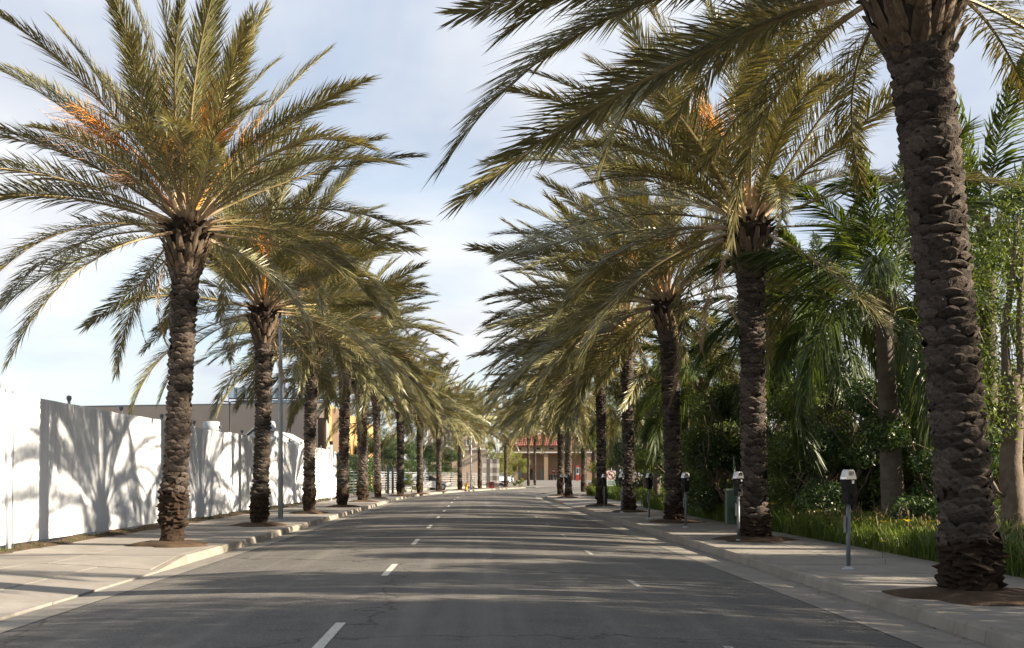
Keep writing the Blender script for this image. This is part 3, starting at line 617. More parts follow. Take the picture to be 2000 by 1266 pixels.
def limbs(seed, H, spread, r=.1, n=7, m='wood', trunks=1):
    rr = random.Random(seed); b = MB()
    for t in range(trunks):
        ox, oy = (rr.uniform(-.3, .3), rr.uniform(-.3, .3)) if trunks > 1 else (0, 0)
        P = [Vector((ox, oy, -.1))]
        for i in range(6): P.append(P[-1] + Vector((rr.gauss(0, .12), rr.gauss(0, .12), H * .6 / 6)))
        b.tube(P, [r * (1.25 - .12 * i) for i in range(7)], 8)
        for i in range(n):
            st = P[rr.randrange(2, 7)]; q = rr.uniform(0, 6.28); d = Vector((math.cos(q), math.sin(q), rr.uniform(.5, 1.4))).normalized(); pts = [st]
            for k in range(4):
                d = (d + Vector((rr.gauss(0, .25), rr.gauss(0, .25), rr.gauss(.05, .2)))).normalized(); pts.append(pts[-1] + d * spread * rr.uniform(.2, .32))
            b.tube(pts, [r * .5, r * .4, r * .3, r * .2, r * .1], 6)
    return b
def blobset(seed, H, W, n, low=.25):
    rr = random.Random(seed); out = []
    for i in range(n):
        q = rr.uniform(0, 6.28); t = rr.random(); z = H * lerp(low, .9, t); wd = W * (1 - .5 * max(0, t - .5) * 2) * math.sqrt(rr.random()) * .8
        s = rr.uniform(.28, .5) * W * .62
        out.append((wd * math.cos(q), wd * math.sin(q), z, s, s, s * rr.uniform(.6, .85)))
    return out
SH = []
for i in range(4):
    SH.append((leaf_mesh('crown', 15000, blobset(60 + i, 4.6, 2.3, 17, .1), .12, ['bush', 'bush2', 'bush', 'bush3'][i], 80 + i, 2.4), limbs(90 + i, 4.0, 2.4, .07, 9, trunks=2).mesh('trunk', 'wood', True)))
TR = [(leaf_mesh('crown', 22000, blobset(70 + i, 7.2, 3.0, 26, .30), .14, ['bush', 'bush2', 'bush3'][i], 180 + i, 3.0, droop=.5), limbs(95 + i, 7, 3.2, .13, 9).mesh('trunk', 'wood', True)) for i in range(3)]
def plant(name, label, kind, X, Y, s, rz, cat, group, sz=None, z=.12):
    root = thing(name, label, cat, (X, Y, z), rz, group); root.scale = (s, s, sz or s)
    obj('crown', kind[0], root); obj('trunk', kind[1], root); return root
G = 'shrubs and trees behind the right planting bed'
bushes = [(1430, 36, 0, 1.0, 'leafy shrub behind the pale green cabinet'), (1520, 39, 2, 1.05, 'shrub right of the second date palm trunk'), (1640, 33, 1, .95, 'dark shrub behind the grey queen palm pair'), (1800, 29, 0, .9, 'light green feathery shrub left of the large leaning palm'), (1985, 26, 3, .9, 'yellow green shrub at the right picture edge'), (1700, 42, 2, 1.15, 'shrub behind the nearest parking meter'), (1880, 36, 0, 1.15, 'shrub behind the leaning date palm trunk'), (1350, 58, 3, 1.0, 'yellow green shrub behind the three slim queen palms'), (1400, 50, 0, 1.05, 'bright shrub between the queen palms and the green cabinet'), (1300, 70, 1, 1.1, 'dark shrub behind the third date palm'), (1240, 84, 0, 1.1, 'shrub beyond the driveway behind the fourth date palm'), (1480, 60, 1, 1.2, 'dark shrub far behind the second date palm'), (1590, 52, 0, 1.25, 'shrub far behind the grey queen palm pair')]
for i, (px, y, k, s, lb) in enumerate(bushes): plant('shrub', lb, SH[k], PX(px, y), y, s, i * 1.3, 'shrub', G)
more_b = [(1462, 36, 1, .95, 'dark shrub just left of the second date palm trunk'), (1560, 30.5, 0, .9, 'shrub left of the grey queen palm pair'), (1660, 29, 1, .85, 'dark shrub between the grey pair and the leaning queen palm'), (1730, 30, 2, .95, 'shrub behind the leaning queen palm'), (1850, 24, 1, .85, 'dark shrub behind the leaning date palm base'), (1940, 30, 0, 1.0, 'shrub behind the pale peeling trunk'), (1790, 40, 1, 1.2, 'large dark shrub far behind the leaning queen palm'), (1620, 46, 2, 1.3, 'large shrub far behind the grey queen palm pair'), (1500, 50, 2, 1.25, 'large shrub far right of the second date palm'), (1380, 62, 1, 1.25, 'large dark shrub far behind the slim queen palms'), (1310, 56, 0, .95, 'leafy shrub right of the third date palm'), (1255, 72, 1, 1.1, 'dark shrub right of the fourth date palm'), (1410, 40, 2, .8, 'shrub left of the green cabinet')]
for i, (px, y, k, s, lb) in enumerate(more_b): plant('shrub', lb, SH[k], PX(px, y), y, s, i * 1.9 + .6, 'shrub', G)
trees = [(1195, 92, 2, .92, 'hanging yellow green tree behind the no turn sign'), (1260, 98, 0, 1.0, 'tall leafy tree behind the fourth date palm'), (1340, 86, 0, 1.0, 'tall tree far behind the slim queen palms'), (1425, 80, 1, .95, 'dark tree far behind the green cabinet'), (1180, 140, 0, 1.0, 'tree right of the distant shop')]
for i, (px, y, k, s, lb) in enumerate(trees): plant('broadleaf_tree', lb, TR[k], PX(px, y), y, s, i * 2.1, 'tree', G)
# shade trees right of the camera, outside the frame
SHADE = [(12.4, 17.2, 2, .95, 'yellow green tree'), (13.6, 13.2, 0, 1.1, 'broad tree'), (12.0, 9.0, 1, 1.12, 'dense dark tree'), (12.2, 4.6, 1, 1.15, 'thick dark tree'), (17.5, 7.5, 0, 1.3, 'tall tree'), (13.5, .2, 0, 1.2, 'wide tree'), (12.2, -4.5, 1, 1.2, 'dense tree'), (9.8, -9.5, 1, 1.2, 'leaning tree'), (17.5, -2, 1, 1.3, 'large dark tree'), (18, 16, 1, 1.1, 'far dark tree')]
for i, (x, y, k, s, lb) in enumerate(SHADE):
    plant('broadleaf_tree', lb + ' right of the camera, outside the frame, %s from the street end' % 'first second third fourth fifth sixth seventh eighth ninth tenth'.split()[i], TR[k], x, y, s, i * 1.7, 'tree', 'trees right of the camera')
# twiggy brown bush in the shade
def twigs(n, seed, W, H):
    rr = random.Random(seed); b = MB()
    for i in range(n):
        p = Vector((rr.gauss(0, W * .4), rr.gauss(0, W * .35), rr.uniform(0, H * .5))); d = Vector((rr.gauss(0, .6), rr.gauss(0, .6), 1)).normalized(); pts = [p]
        for k in range(3): d = (d + Vector((rr.gauss(0, .35), rr.gauss(0, .35), rr.gauss(-.1, .25)))).normalized(); pts.append(pts[-1] + d * H * .2)
        b.tube(pts, [.012, .009, .006, .003], 3, cap=False)
    return b.mesh('twigs', 'twig')
tw = twigs(420, 5, 3.2, 3.6); twl = leaf_mesh('dry_leaves', 5000, [(0, 0, 1.6, 2.6, 1.6, 1.5)], .07, 'twig', 6)
for i, (px, y, lb) in enumerate([(1690, 35, 'brown twiggy thicket in the shade behind the parking meter'), (1545, 37, 'brown twiggy thicket right of the second date palm'), (1830, 31, 'brown twiggy thicket behind the leaning date palm')]):
    root = thing('thicket', lb, 'shrub', (PX(px, y), y, .13), i, 'brown thickets'); obj('twigs', tw, root); obj('dry_leaves', twl, root)
# pale barked tree at the right edge
root = thing('paperbark_tree', 'pale peeling trunk with bent branches at the right picture edge', 'tree', (PX(1978, 21), 21, .13))
b = MB(); P = [(0, 0, -.1), (.02, 0, .8), (-.02, .05, 1.7), (.03, 0, 2.6), (.0, 0, 3.3)]; b.tube(P, [.26, .22, .20, .17, .13], 12)
b.tube([(.0, 0, 2.4), (-.12, 0, 3.2), (-.10, .1, 4.2), (.05, .1, 5.2), (.1, 0, 6.3)], [.10, .09, .075, .06, .03], 8); b.tube([(0, 0, 2.6), (.16, 0, 3.4), (.12, 0, 4.4), (.2, 0, 5.6)], [.09, .08, .06, .03], 8)
b.tube([(-.05, 0, 1.0), (-.35, -.1, 1.15), (-.55, -.1, 1.5), (-.62, -.15, 1.9)], [.06, .05, .035, .015], 6); b.tube([(-.05, 0, 2.5), (-.4, 0, 2.75), (-.6, .1, 3.2)], [.06, .045, .02], 6)
b.build('trunk', 'paper', root, True)
obj('crown', leaf_mesh('crown', 9000, [(-.5, 0, 2.7, .8, .8, .7), (.4, .2, 4.2, .8, .8, .9), (-.2, .3, 5.4, .9, .9, .8), (.3, -.1, 6.4, .7, .7, .7), (-.7, .3, 3.6, .6, .6, .6)], .10, 'bush', 401, 3.5), root)
# grass strip
def grass(name, n, x0, x1, y0, y1, hmin, hmax, seed, m='grass', wd=.016, power=1.0):
    g = np.random.default_rng(seed); X = g.uniform(x0, x1, n); Y = y0 + (y1 - y0) * g.random(n) ** power
    cl = .5 + .5 * np.sin(X * 3.1 + 2 * np.sin(Y * 1.3)) * np.sin(Y * 2.3 + X)
    Hh = (hmin + (hmax - hmin) * g.random(n)) * (.75 + .4 * cl); q = g.uniform(0, 2 * np.pi, n); ln = g.uniform(.25, 1.1, n) * Hh
    d = np.stack([np.cos(q), np.sin(q), np.zeros(n)], 1); sd_ = np.stack([-np.sin(q), np.cos(q), np.zeros(n)], 1); base = np.stack([X, Y, np.full(n, .12)], 1)
    w_ = (wd * g.uniform(.6, 1.3, n))[:, None]; up = np.array([0, 0, 1.])
    p1 = base + d * (ln * .18)[:, None] + up * (Hh * .55)[:, None]; p2 = base + d * (ln * .5)[:, None] + up * (Hh * .95)[:, None]; p3 = base + d * ln[:, None] + up * (Hh * (.95 - .25 * g.random(n)))[:, None]
    v = np.stack([base - sd_ * w_ * .4, base + sd_ * w_ * .4, p1 + sd_ * w_ * .5, p1 - sd_ * w_ * .5, p2 + sd_ * w_ * .4, p2 - sd_ * w_ * .4, p3 + sd_ * w_ * .08, p3 - sd_ * w_ * .08], 1).reshape(-1, 3)
    k = np.arange(n)[:, None] * 8; f = np.concatenate([k + np.array([[0, 1, 2, 3]]), k + np.array([[3, 2, 4, 5]]), k + np.array([[5, 4, 6, 7]])])
    return obj(name, np_mesh(name, v, f, m))
def stufftag(o, label, cat): o['label'] = label; o['category'] = cat; return stuff(o)
stufftag(grass('long_grass', 60000, 7.5, 10.8, 10, 51.3, .3, .62, 1, power=1.35), 'long arching green grass beside the right sidewalk', 'grass')
stufftag(grass('far_grass', 9000, 8.2, 11.5, 63.6, 84, .4, .8, 2, wd=.04), 'sunlit green grass beyond the driveway', 'grass')
stufftag(grass('seed_heads', 2600, 7.7, 11, 12, 51, .5, .85, 3, 'seed', .012, 1.2), 'thin dry seed stalks rising above the long grass', 'grass')
stufftag(grass('weeds', 1300, -8.9, -8.55, 20.3, 72, .03, .16, 4, 'grass', .012), 'small weeds in the dirt below the white fence', 'weeds')
# low dark hedge behind the grass
hb = [(x, y, .5, .75, .95, .55) for y in np.arange(12, 51, 1.1) for x in (11.2 + .3 * math.sin(y), 12.3 + .3 * math.cos(y * 1.7))]
h_ = thing('low_hedge', 'low dark leafy hedge running behind the long grass', 'hedge', (0, 0, 0)); obj('foliage', leaf_mesh('foliage', 26000, hb, .085, 'bush2', 17, 1.9), h_)
# yellow lilies
def lily_mesh():
    b = MB(); b.tube([(0, 0, 0), (.03, 0, .3), (.05, .02, .62)], [.006, .005, .004], 4, 1)
    for i in range(6):
        q = i * math.pi / 3; c, s_ = math.cos(q), math.sin(q); p = Vector((.05, .02, .62)); d = Vector((c, s_, .55)); t = Vector((-s_, c, 0)) * .024
        b.face([p, p + d * .05 + t, p + d * .085 + Vector((c, s_, 0)) * .03, p + d * .05 - t])
    return b.mesh('flower', ['yellow', 'grass'])
lm = lily_mesh()
for i, (px, y, lb) in enumerate([(1723, 19.2, 'largest yellow lily right of the nearest parking meter'), (1776, 20.5, 'yellow lily left of the leaning palm trunk'), (1730, 17.9, 'low yellow lily at the pavement edge'), (1822, 19.4, 'yellow lily touching the leaning palm trunk'), (1598, 24.5, 'small yellow lily below the grey queen palm pair'), (1505, 29, 'small yellow lily right of the second date palm'), (1370, 45, 'yellow lily below the thickest slim queen palm'), (1290, 50, 'yellow lily left of the third date palm')]):
    o = tag(obj('lily_flower', lm, None, Matrix.Translation((PX(px, y), y, .13)) @ Matrix.Rotation(i * 1.1, 4, 'Z') @ Matrix.Scale([1, .95, .6, 1, 1.05, 1.1, 1.3, 1.3][i], 4)), lb, 'flower', 'yellow lilies in the grass')
# leaf litter on the pavements
g = np.random.default_rng(9); n = 1400; X = np.where(g.random(n) < .5, CR + .02 - np.abs(g.normal(0, .10, n)), g.uniform(4.9, 7.5, n)); Y = g.uniform(9, 45, n)
k = 500; tp = np.array([(5.78, 13.1), (6.1, 24.6), (-6.17, 22.8), (-6.1, 31.7), (6.0, 34.2)])[g.integers(0, 5, k)]; qq = g.uniform(0, 6.28, k); rd_ = .45 + np.abs(g.normal(0, .42, k))
X[:k] = np.clip(tp[:, 0] + rd_ * np.cos(qq), -8.4, 7.4); Y[:k] = tp[:, 1] + rd_ * np.sin(qq); bad = (X > CL - .16) & (X < CL) ; X = np.where((np.abs(X) < 5.3) & (np.arange(n) < k), np.sign(X) * 5.6, X)
Zz = np.where(X < CR, .012, WALK + .008); Zz = np.where(np.abs(X) > 5.2, WALK + .012, Zz); Zz[:k] += np.clip(.09 - .09 * rd_, 0, .08); q = g.uniform(0, 6.28, n); s_ = g.uniform(.008, .03, n)[:, None]; a = np.stack([np.cos(q), np.sin(q), g.normal(0, .15, n)], 1); bb = np.stack([-np.sin(q), np.cos(q), g.normal(0, .2, n)], 1); c = np.stack([X, Y, Zz], 1)
v = np.stack([c - a * s_, c + bb * s_ * .45, c + a * s_, c - bb * s_ * .45], 1).reshape(-1, 3)
stufftag(obj('leaf_litter', np_mesh('leaf_litter', v, np.arange(n * 4).reshape(n, 4), 'debris')), 'small dry leaf litter on the right pavement and gutter', 'litter')
# ------------------------------------------------------------------ parking meters
def meter_parts():
    post = MB().tube([(0, 0, 0), (0, 0, .99)], .032, 12).mesh('post', 'meterpost', True)
    base = MB().lathe([(.10, 0), (.10, .012), (.055, .03), (.036, .05)], seg=14).mesh('base_plate', 'galv')
    b = MB(); b.prism([(-.078, .98), (.078, .98), (.088, 1.03), (.088, 1.16), (.098, 1.20), (.118, 1.33), (.118, 1.35), (-.118, 1.35), (-.118, 1.33), (-.098, 1.20), (-.088, 1.16), (-.088, 1.03)], -.07, .07); body = b.mesh('housing', 'meter')
    b = MB(); b.prism([(-.122, 1.352), (.122, 1.352), (.118, 1.385), (.075, 1.475), (.045, 1.497), (-.045, 1.497), (-.075, 1.475), (-.118, 1.385)], -.076, .076); dome = b.mesh('dome', 'silver')
    b = MB(); b.box((0, 0, 0), (.10, .012, .065)); win = b.mesh('window', 'screen')
    b = MB(); b.tube([(0, 0, 0), (0, -.035, 0)], .03, 12); knob = b.mesh('knob', 'meter', True)
    b = MB(); b.box((0, 0, 0), (.05, .016, .045)); slot = b.mesh('coin_slot', 'silver')
    b = MB(); b.box((-.052, .0, .68), (.012, .09, .26)); plate = b.mesh('plate', 'greypost')
    return post, base, body, dome, win, knob, slot, plate
mpart = meter_parts()
def meter(label, X, Y, rz, double=False):
    root = thing('parking_meter', label, 'parking meter', (X, Y, WALK), 0, 'parking meters along the right curb')
    obj('post', mpart[0], root); obj('base_plate', mpart[1], root); obj('plate', mpart[7], root)
    for k in ((-.13, .13) if double else (0,)):
        T = Matrix.Translation((k, 0, 0)) @ Matrix.Rotation(rz, 4, 'Z') @ Matrix.Diagonal((.86, .8, 1, 1))
        hb_ = obj('housing', mpart[2], root, T); obj('knob', mpart[5], hb_, Matrix.Translation((.02, -.07, 1.10))); obj('coin_slot', mpart[6], hb_, Matrix.Translation((.03, -.078, 1.31)))
        d_ = obj('dome', mpart[3], root, T); obj('window', mpart[4], d_, Matrix.Translation((.0, -.078, 1.44)))
for (px, y, rz, lb) in [(1657, 16.9, 28, 'nearest parking meter, standing alone left of the leaning palm'), (1442, 24.0, 30, 'second parking meter, touching the second right date palm'), (1339, 30.5, 30, 'third parking meter, in front of the third right date palm'), (1268, 36.7, 32, 'fourth parking meter, in the gap between the third and fourth palms'), (1214, 43.3, 30, 'fifth parking meter, mostly hidden by the fourth right palm'), (1180, 50.5, 30, 'sixth parking meter, in front of the fifth right date palm')]:
    meter(lb, PX(px, y), y, R(rz))
meter('farthest parking meter with a silver double head beyond the driveway', PX(1101, 71.5), 71.5, R(20), True)
# ------------------------------------------------------------------ no turn sign
y = 79; root = thing('traffic_sign', 'white no turn sign with red ring above a small green lettered plate', 'sign', (PX(1194, y), y, .13))
MB().tube([(0, .02, 0), (0, .02, 2.0)], .025, 8).build('post', 'galv', root)
MB().box((0, 0, 1.48), (.62, .01, .62)).build('sign_panel', 'white', root)
b = MB(); k = 28
for i in range(k):
    a, c = 2 * math.pi * i / k, 2 * math.pi * (i + 1) / k
    b.face([(r_ * math.cos(t), -.009, 1.48 + r_ * math.sin(t)) for r_, t in ((.29, a), (.29, c), (.235, c), (.235, a))])
b.face([(-.19, -.010, 1.64), (-.15, -.010, 1.68), (.19, -.010, 1.32), (.15, -.010, 1.28)]); b.build('red_ring', 'red', root)
b = MB(); b.box((.06, -.0075, 1.42), (.05, .004, .24)); b.box((-.01, -.0075, 1.535), (.18, .004, .05)); b.face([(-.09, -.0085, 1.62), (-.19, -.0085, 1.535), (-.09, -.0085, 1.45)]); b.build('arrow', 'black', root)
MB().box((0, 0, .93), (.6, .01, .4)).build('lower_plate', 'greenplate', root)
b = MB(); rr = random.Random(4)
for row in range(2):
    x = -.22
    while x < .2: w_ = rr.uniform(.04, .07); b.box((x + w_ / 2, -.0075, 1.01 - row * .15), (w_, .004, .085)); x += w_ + .025
b.build('plate_lettering', 'greypost', root)
# ------------------------------------------------------------------ street lamps
def lamp(label, X, Y, H, r, z0, arm=2.2):
    root = thing('street_lamp', label, 'street lamp', (X, Y, z0), 0, 'street lamps')
    MB().tube([(0, 0, 0), (0, 0, H * .5), (0, 0, H)], [r, r * .8, r * .6], 14).build('pole', 'galv', root, True)
    MB().box((0, 0, .015), (.34, .34, .03)).build('base_plate', 'galv', root)
    h = MB().box((r * 1.02, 0, .45), (.03, .10, .17)).build('hand_hole_cover', 'greypost', root)
    a = MB().tube([(0, 0, H - .1), (arm * .4, 0, H + .25), (arm, 0, H + .4)], [.04, .035, .03], 8).build('arm', 'galv', root, True)
    MB().prism([(arm - .1, H + .34), (arm + .55, H + .34), (arm + .5, H + .46), (arm, H + .48)], -.12, .12).build('lamp_head', 'galv', a)
    for q in range(4): MB().lathe([(.02, 0), (.02, .05)], (.13 * (1 if q % 2 else -1), .13 * (1 if q > 1 else -1), .03), 6).build('bolt', 'galv', root)
lamp('tall galvanised street lamp pole between the second and third left palms', PX(548, 36.2), 36.2, 7.6, .085, WALK)
lamp('distant thin street lamp pole beside the yellow hydrant', PX(920, 116), 116, 7.4, .09, WALK)
# ------------------------------------------------------------------ left background
def box_thing(name, label, cat, x0, x1, y0, y1, z1, m, z0=0, wallname='wall'):
    root = thing(name, label, cat, ((x0 + x1) / 2, y0, z0)); cx = (x0 + x1) / 2
    MB().box((0, (y1 - y0) / 2, (z1 - z0) / 2), (x1 - x0, y1 - y0, z1 - z0)).build(wallname, m, root); return root
yb = 107; xr = PX(641, yb); root = thing('warehouse', 'large flat roofed taupe building behind the white fence', 'building', (xr, yb, .1))
rot = 0.0
hb_ = PZ(788, yb) - .1
xo0, xo1 = PX(620, yb) - xr, PX(638, yb) - xr; zo0, zo1 = PZ(886, yb), PZ(818, yb)
b = MB(); b.box((-20 + xo0 / 2 - .0, 0.25, hb_ / 2), (40 + xo0, .5, hb_)); b.box(((xo0 + xo1) / 2, .25, (hb_ + zo1) / 2), (xo1 - xo0, .5, hb_ - zo1)); b.box(((xo0 + xo1) / 2, .25, zo0 / 2), (xo1 - xo0, .5, zo0)); b.box((xo1 / 2, .25, hb_ / 2), (-xo1, .5, hb_))
b.v = [(x, y_ + max(0, -x - 2) * .25, z) for x, y_, z in b.v]
b.build('front_wall', 'beige', root)
MB().box((-.25, 24, hb_ / 2 - .02), (.5, 47, hb_ - .04)).build('side_wall', 'sunlit_tan', root)
MB().box((-20, 31, hb_ - .35), (39, 40, .2)).build('roof', 'beige', root)
MB().box(((xo0 + xo1) / 2, 2.6, hb_ / 2 - .1), (xo1 - xo0 + 2, .2, hb_ - .5)).build('recess_wall', 'beige', root)
b = MB(); b.box((0, .0, 0), (.18, .1, zo1 - zo0)); b.build('recess_frame', 'white', root, loc=(xo1 + .05, -.06, (zo0 + zo1) / 2))
b = MB(); b.box((-20, 0, 0), (40, .6, .14)); b.v = [(x, y_ + max(0, -x - 2) * .25, z) for x, y_, z in b.v]; b.build('parapet_cap', 'greypost', root, loc=(0, .22, hb_ + .07))
# rooftop screen of blue grey panels
ys = 113; root = thing('rooftop_screen', 'blue grey panel screen on the flat roof of the taupe building', 'roof screen', (PX(447, ys), ys, .1 + hb_ - .2))
wtot = PX(640, ys) - PX(447, ys); zt, zm, zb = PZ(757, ys) - hb_ + .1, PZ(778, ys) - hb_ + .1, PZ(790, ys) - hb_ + .1; np_ = 12
for i in range(np_):
    x = wtot * (i + .5) / np_; w_ = wtot / np_ - .06
    MB().box((x, 0, (zt + zm) / 2), (w_, .06, zt - zm)).build('panel', 'bluepanel', root)
    if i > 3: MB().box((x, .02, (zm + zb) / 2 - .1), (w_, .05, zm - zb - .15)).build('panel', 'bluepanel', root)
    MB().box((x - wtot / np_ / 2, -.05, zt / 2), (.05, .05, zt)).build('post', 'black', root)
MB().box((wtot / 2, -.04, zm - .03), (wtot, .1, .12)).build('rail', 'black', root)
MB().box((wtot * .18, 1.5, zm * .45), (wtot * .2, 2, zm * .9)).build('plant_box', 'greypost', root)
# low gabled white shed, vents
yg = 82; root = thing('gabled_shed', 'low white gabled roof showing above the white fence', 'building', (PX(515, yg), yg, .1))
xl, xm, xr_ = PX(440, yg) - PX(515, yg), PX(500, yg) - PX(515, yg), PX(592, yg) - PX(515, yg); ze, zr = PZ(888, yg) - .1, PZ(838, yg) - .1
MB().prism([(xl, 0), (xr_, 0), (xr_, ze), (xm, zr), (xl, ze)], 0, 16).build('wall', 'white', root)
b = MB(); 
for (p, q) in (((xl - .25, ze - .08), (xm, zr + .12)), ((xm, zr + .12), (xr_ + .25, ze - .08))):
    b.prism([p, q, (q[0], q[1] + .1), (p[0], p[1] + .1)], -.3, 16.3)
b.build('roof', 'lightplaid', root)
def vent(label, px, py_top, py_bot, y, r, cone=True):
    z1, z0 = PZ(py_top, y), .1; root = thing('roof_vent', label, 'vent', (PX(px, y), y, z0), 0, 'roof vents behind the white fence'); h = z1 - z0
    MB().tube([(0, 0, 0), (0, 0, h - .5)], r * .7, 14).build('duct', 'galv', root, True)
    MB().lathe([(r, h - .75), (r * 1.05, h - .7), (r * (.8 if cone else 1.05), h - .05), (r * .6, h)], seg=16).build('hood', 'galv', root, True)
vent('tapered metal roof vent beside the street lamp pole', 530, 822, 870, 80, .33)
vent('small capped roof vent right of the street lamp pole', 569, 861, 880, 80, .26)
vent('wide pale cooling vent left of the black yard lamp', 413, 823, 850, 88, .62, False)
y = 86; root = thing('yard_lamp', 'black twin headed yard lamp behind the white fence', 'lamp', (PX(449, y), y, .1))
zt = PZ(785, y) - .1; MB().tube([(0, 0, 0), (0, 0, zt)], .06, 8).build('pole', 'black', root, True)
for s_ in (-1, 1): MB().box((s_ * .38, 0, zt + .02), (.62, .25, .09), rot=Euler((0, -.08 * s_, 0)).to_matrix()).build('lamp_head', 'black', root)
for i, (px, y, s, lb) in enumerate([(405, 62, .75, 'shrub top left of the black yard lamp, above the fence'), (455, 64, .72, 'shrub top right of the black yard lamp, above the fence'), (630, 78, .8, 'green shrub at the far end of the white fence')]): plant('shrub', lb, SH[[2, 0, 3][i]], PX(px, y), y, s, i, 'shrub', 'shrubs behind the white fence')
y = 63; root = thing('marker_post', 'slim white and red marker post near the end of the white fence', 'post', (PX(647, y), y, WALK))
MB().tube([(0, 0, 0), (0, 0, 2.2)], .03, 8).build('pole', 'white', root); MB().box((0, 0, 2.9), (.10, .3, .5)).build('sign_head', 'white', root); MB().tube([(0, 0, 2.2), (0, 0, 3.2)], .03, 8).build('upper_pole', 'red', root); MB().box((0, -.0, 3.25), (.16, .3, .2)).build('cap', 'black', root)
# rail fence on the bend
def rail_fence(label, s0, s1, off):
    root = thing('rail_fence', label, 'fence', tuple(road(s0, off, WALK)), 0, 'metal rail fences'); o0 = road(s0, off, WALK); s = s0
    while s < s1 - .2:
        e = min(s + 2.9, s1); a, c = road(s, off, WALK) - o0, road(e, off, WALK) - o0; d = (c - a); n_ = Vector((0, 0, 1))
        MB().box(a + Vector((0, 0, .9)), (.09, .09, 1.8)).build('post', 'galv', root)
        for i in range(8): MB().tube([a + n_ * (.32 + i * .2), c + n_ * (.32 + i * .2)], .022, 5).build('rail', 'galv', root)
        m_ = (a + c) / 2; MB().box(m_ + Vector((0, 0, .11)), (.22, d.length - .01, .22), rot=Matrix.Rotation(math.atan2(d.y, d.x) - math.pi / 2, 3, 'Z')).build('plinth', 'curb', root)
        s = e
    MB().box(road(s1, off, WALK) - o0 + Vector((0, 0, .9)), (.09, .09, 1.8)).build('post', 'galv', root)
rail_fence('short horizontal rail metal fence between white fence and grey gate posts', 72.6, 81, -8.75)
rail_fence('long horizontal rail metal fence along the bend of the street', 89, 134, -8.75)
for i, (px, y) in enumerate([(758, 84), (767, 85)]):
    o = MB().box((0, 0, 1.1), (.17, .17, 2.0)); o.box((0, 0, 2.03), (.2, .2, .06)); tag(o.build('gate_post', 'greypost', None, loc=(PX(px, y), y, .12)), ['left', 'right'][i] + ' dark grey gate post of the pair in the ivy hedge', 'post', 'gate posts')
hbl = []
for t in np.arange(0, 1.01, .07):
    for z in (.5, 1.3, 2.1, 2.75): hbl.append((lerp(-11.2, -9.3, t), lerp(76, 99, t), z, .7, 1.1, .55))
h_ = thing('ivy_hedge', 'tall dark green ivy hedge behind the rail fence', 'hedge', (0, 0, 0)); obj('foliage', leaf_mesh('foliage', 20000, hbl, .16, 'bush2', 23, 1.5), h_)
for i, (px, y, s, lb) in enumerate([(778, 108, .80, 'dark round tree right of the ivy hedge'), (828, 122, .82, 'dark round tree behind the white car'), (882, 136, .84, 'dark round tree behind the distant lamp pole'), (800, 140, 1.0, 'taller dark tree behind the gap left of the white car'), (852, 146, .8, 'dark tree before the blue glass windows'), (752, 118, .95, 'tall dark tree above the grey gate posts'), (722, 130, 1.0, 'tall dark tree beyond the ivy hedge')]): plant('broadleaf_tree', lb, TR[1], PX(px, y), y, s, i, 'tree', 'dark trees behind the rail fence')
plant('shrub', 'low green bush at the foot of the rail fence', SH[0], PX(802, 93), 93, .38, 1, 'shrub', None)
plant('broadleaf_tree', 'yellow green hanging tree left of the tile roofed shop', TR[2], PX(968, 165), 165, 1.0, 1, 'tree', None)
plant('broadleaf_tree', 'yellow leaved small tree beside the red and white sign column', TR[2], PX(1003, 172), 172, .85, 2, 'tree', None)
plant('shrub', 'low sunlit bush at the far bend of the street', SH[3], PX(1015, 146), 146, .4, 1, 'shrub', None, .3)
plant('shrub', 'round yellow green bush at the corner beyond the driveway', SH[3], PX(1168, 80), 80, .5, 2, 'shrub', None, .33)
# cars
def car(label, X, Y, rz, m, z=.1):
    root = thing('parked_car', label, 'car', (X, Y, z), rz, 'cars parked behind the fence')
    b = MB(); b.prism([(-2.2, .28), (2.2, .28), (2.25, .55), (2.1, .78), (1.1, .92), (-1.7, .95), (-2.2, .85), (-2.28, .5)], -.86, .86); b.build('body', m, root)
    b = MB(); k = len(b.v); lo = [(1.15, .9), (-1.75, .93)]; hi = [(.35, 1.42), (-1.2, 1.45)]
    b.v = [(1.15, -.8, .9), (-1.75, -.8, .93), (-1.2, -.62, 1.45), (.35, -.62, 1.42), (1.15, .8, .9), (-1.75, .8, .93), (-1.2, .62, 1.45), (.35, .62, 1.42)]
    b.f = [(0, 1, 2, 3), (5, 4, 7, 6), (0, 3, 7, 4), (2, 1, 5, 6), (3, 2, 6, 7)]; b.m = [1, 1, 1, 1, 0]; b.build('cabin', [m, 'glass'], root)
    for x in (-1.4, 1.4):
        for s_ in (-1, 1):
            t = MB().tube([(x, s_ * .70, .32), (x, s_ * .88, .32)], .32, 16).build('wheel', 'tyre', root); MB().tube([(x, s_ * .87, .32), (x, s_ * .89, .32)], .2, 12).build('rim', 'silver', t)
    for s_ in (-1, 1): MB().box((2.2, s_ * .6, .66), (.12, .36, .12)).build('headlight', 'white', root); MB().box((-2.24, s_ * .65, .72), (.08, .3, .14)).build('tail_light', 'red', root)
car('white parked car seen through the rail fence', PX(835, 113), 113, R(10), 'carwhite', .13)
car('pale blue parked car between the kiosk and the bend palm', PX(976, 178), 178, R(40), 'carblue', lotz(178))
MB_ = MB().box((0, 0, .35), (.55, .02, .6)); MB_.tube([(0, .03, -.9), (0, .03, .6)], .025, 6); tag(MB_.build('notice_board', 'bluepanel', None, loc=(PX(795, 97), 97, 1.02)), 'pale blue notice on a post behind the rail fence', 'sign')
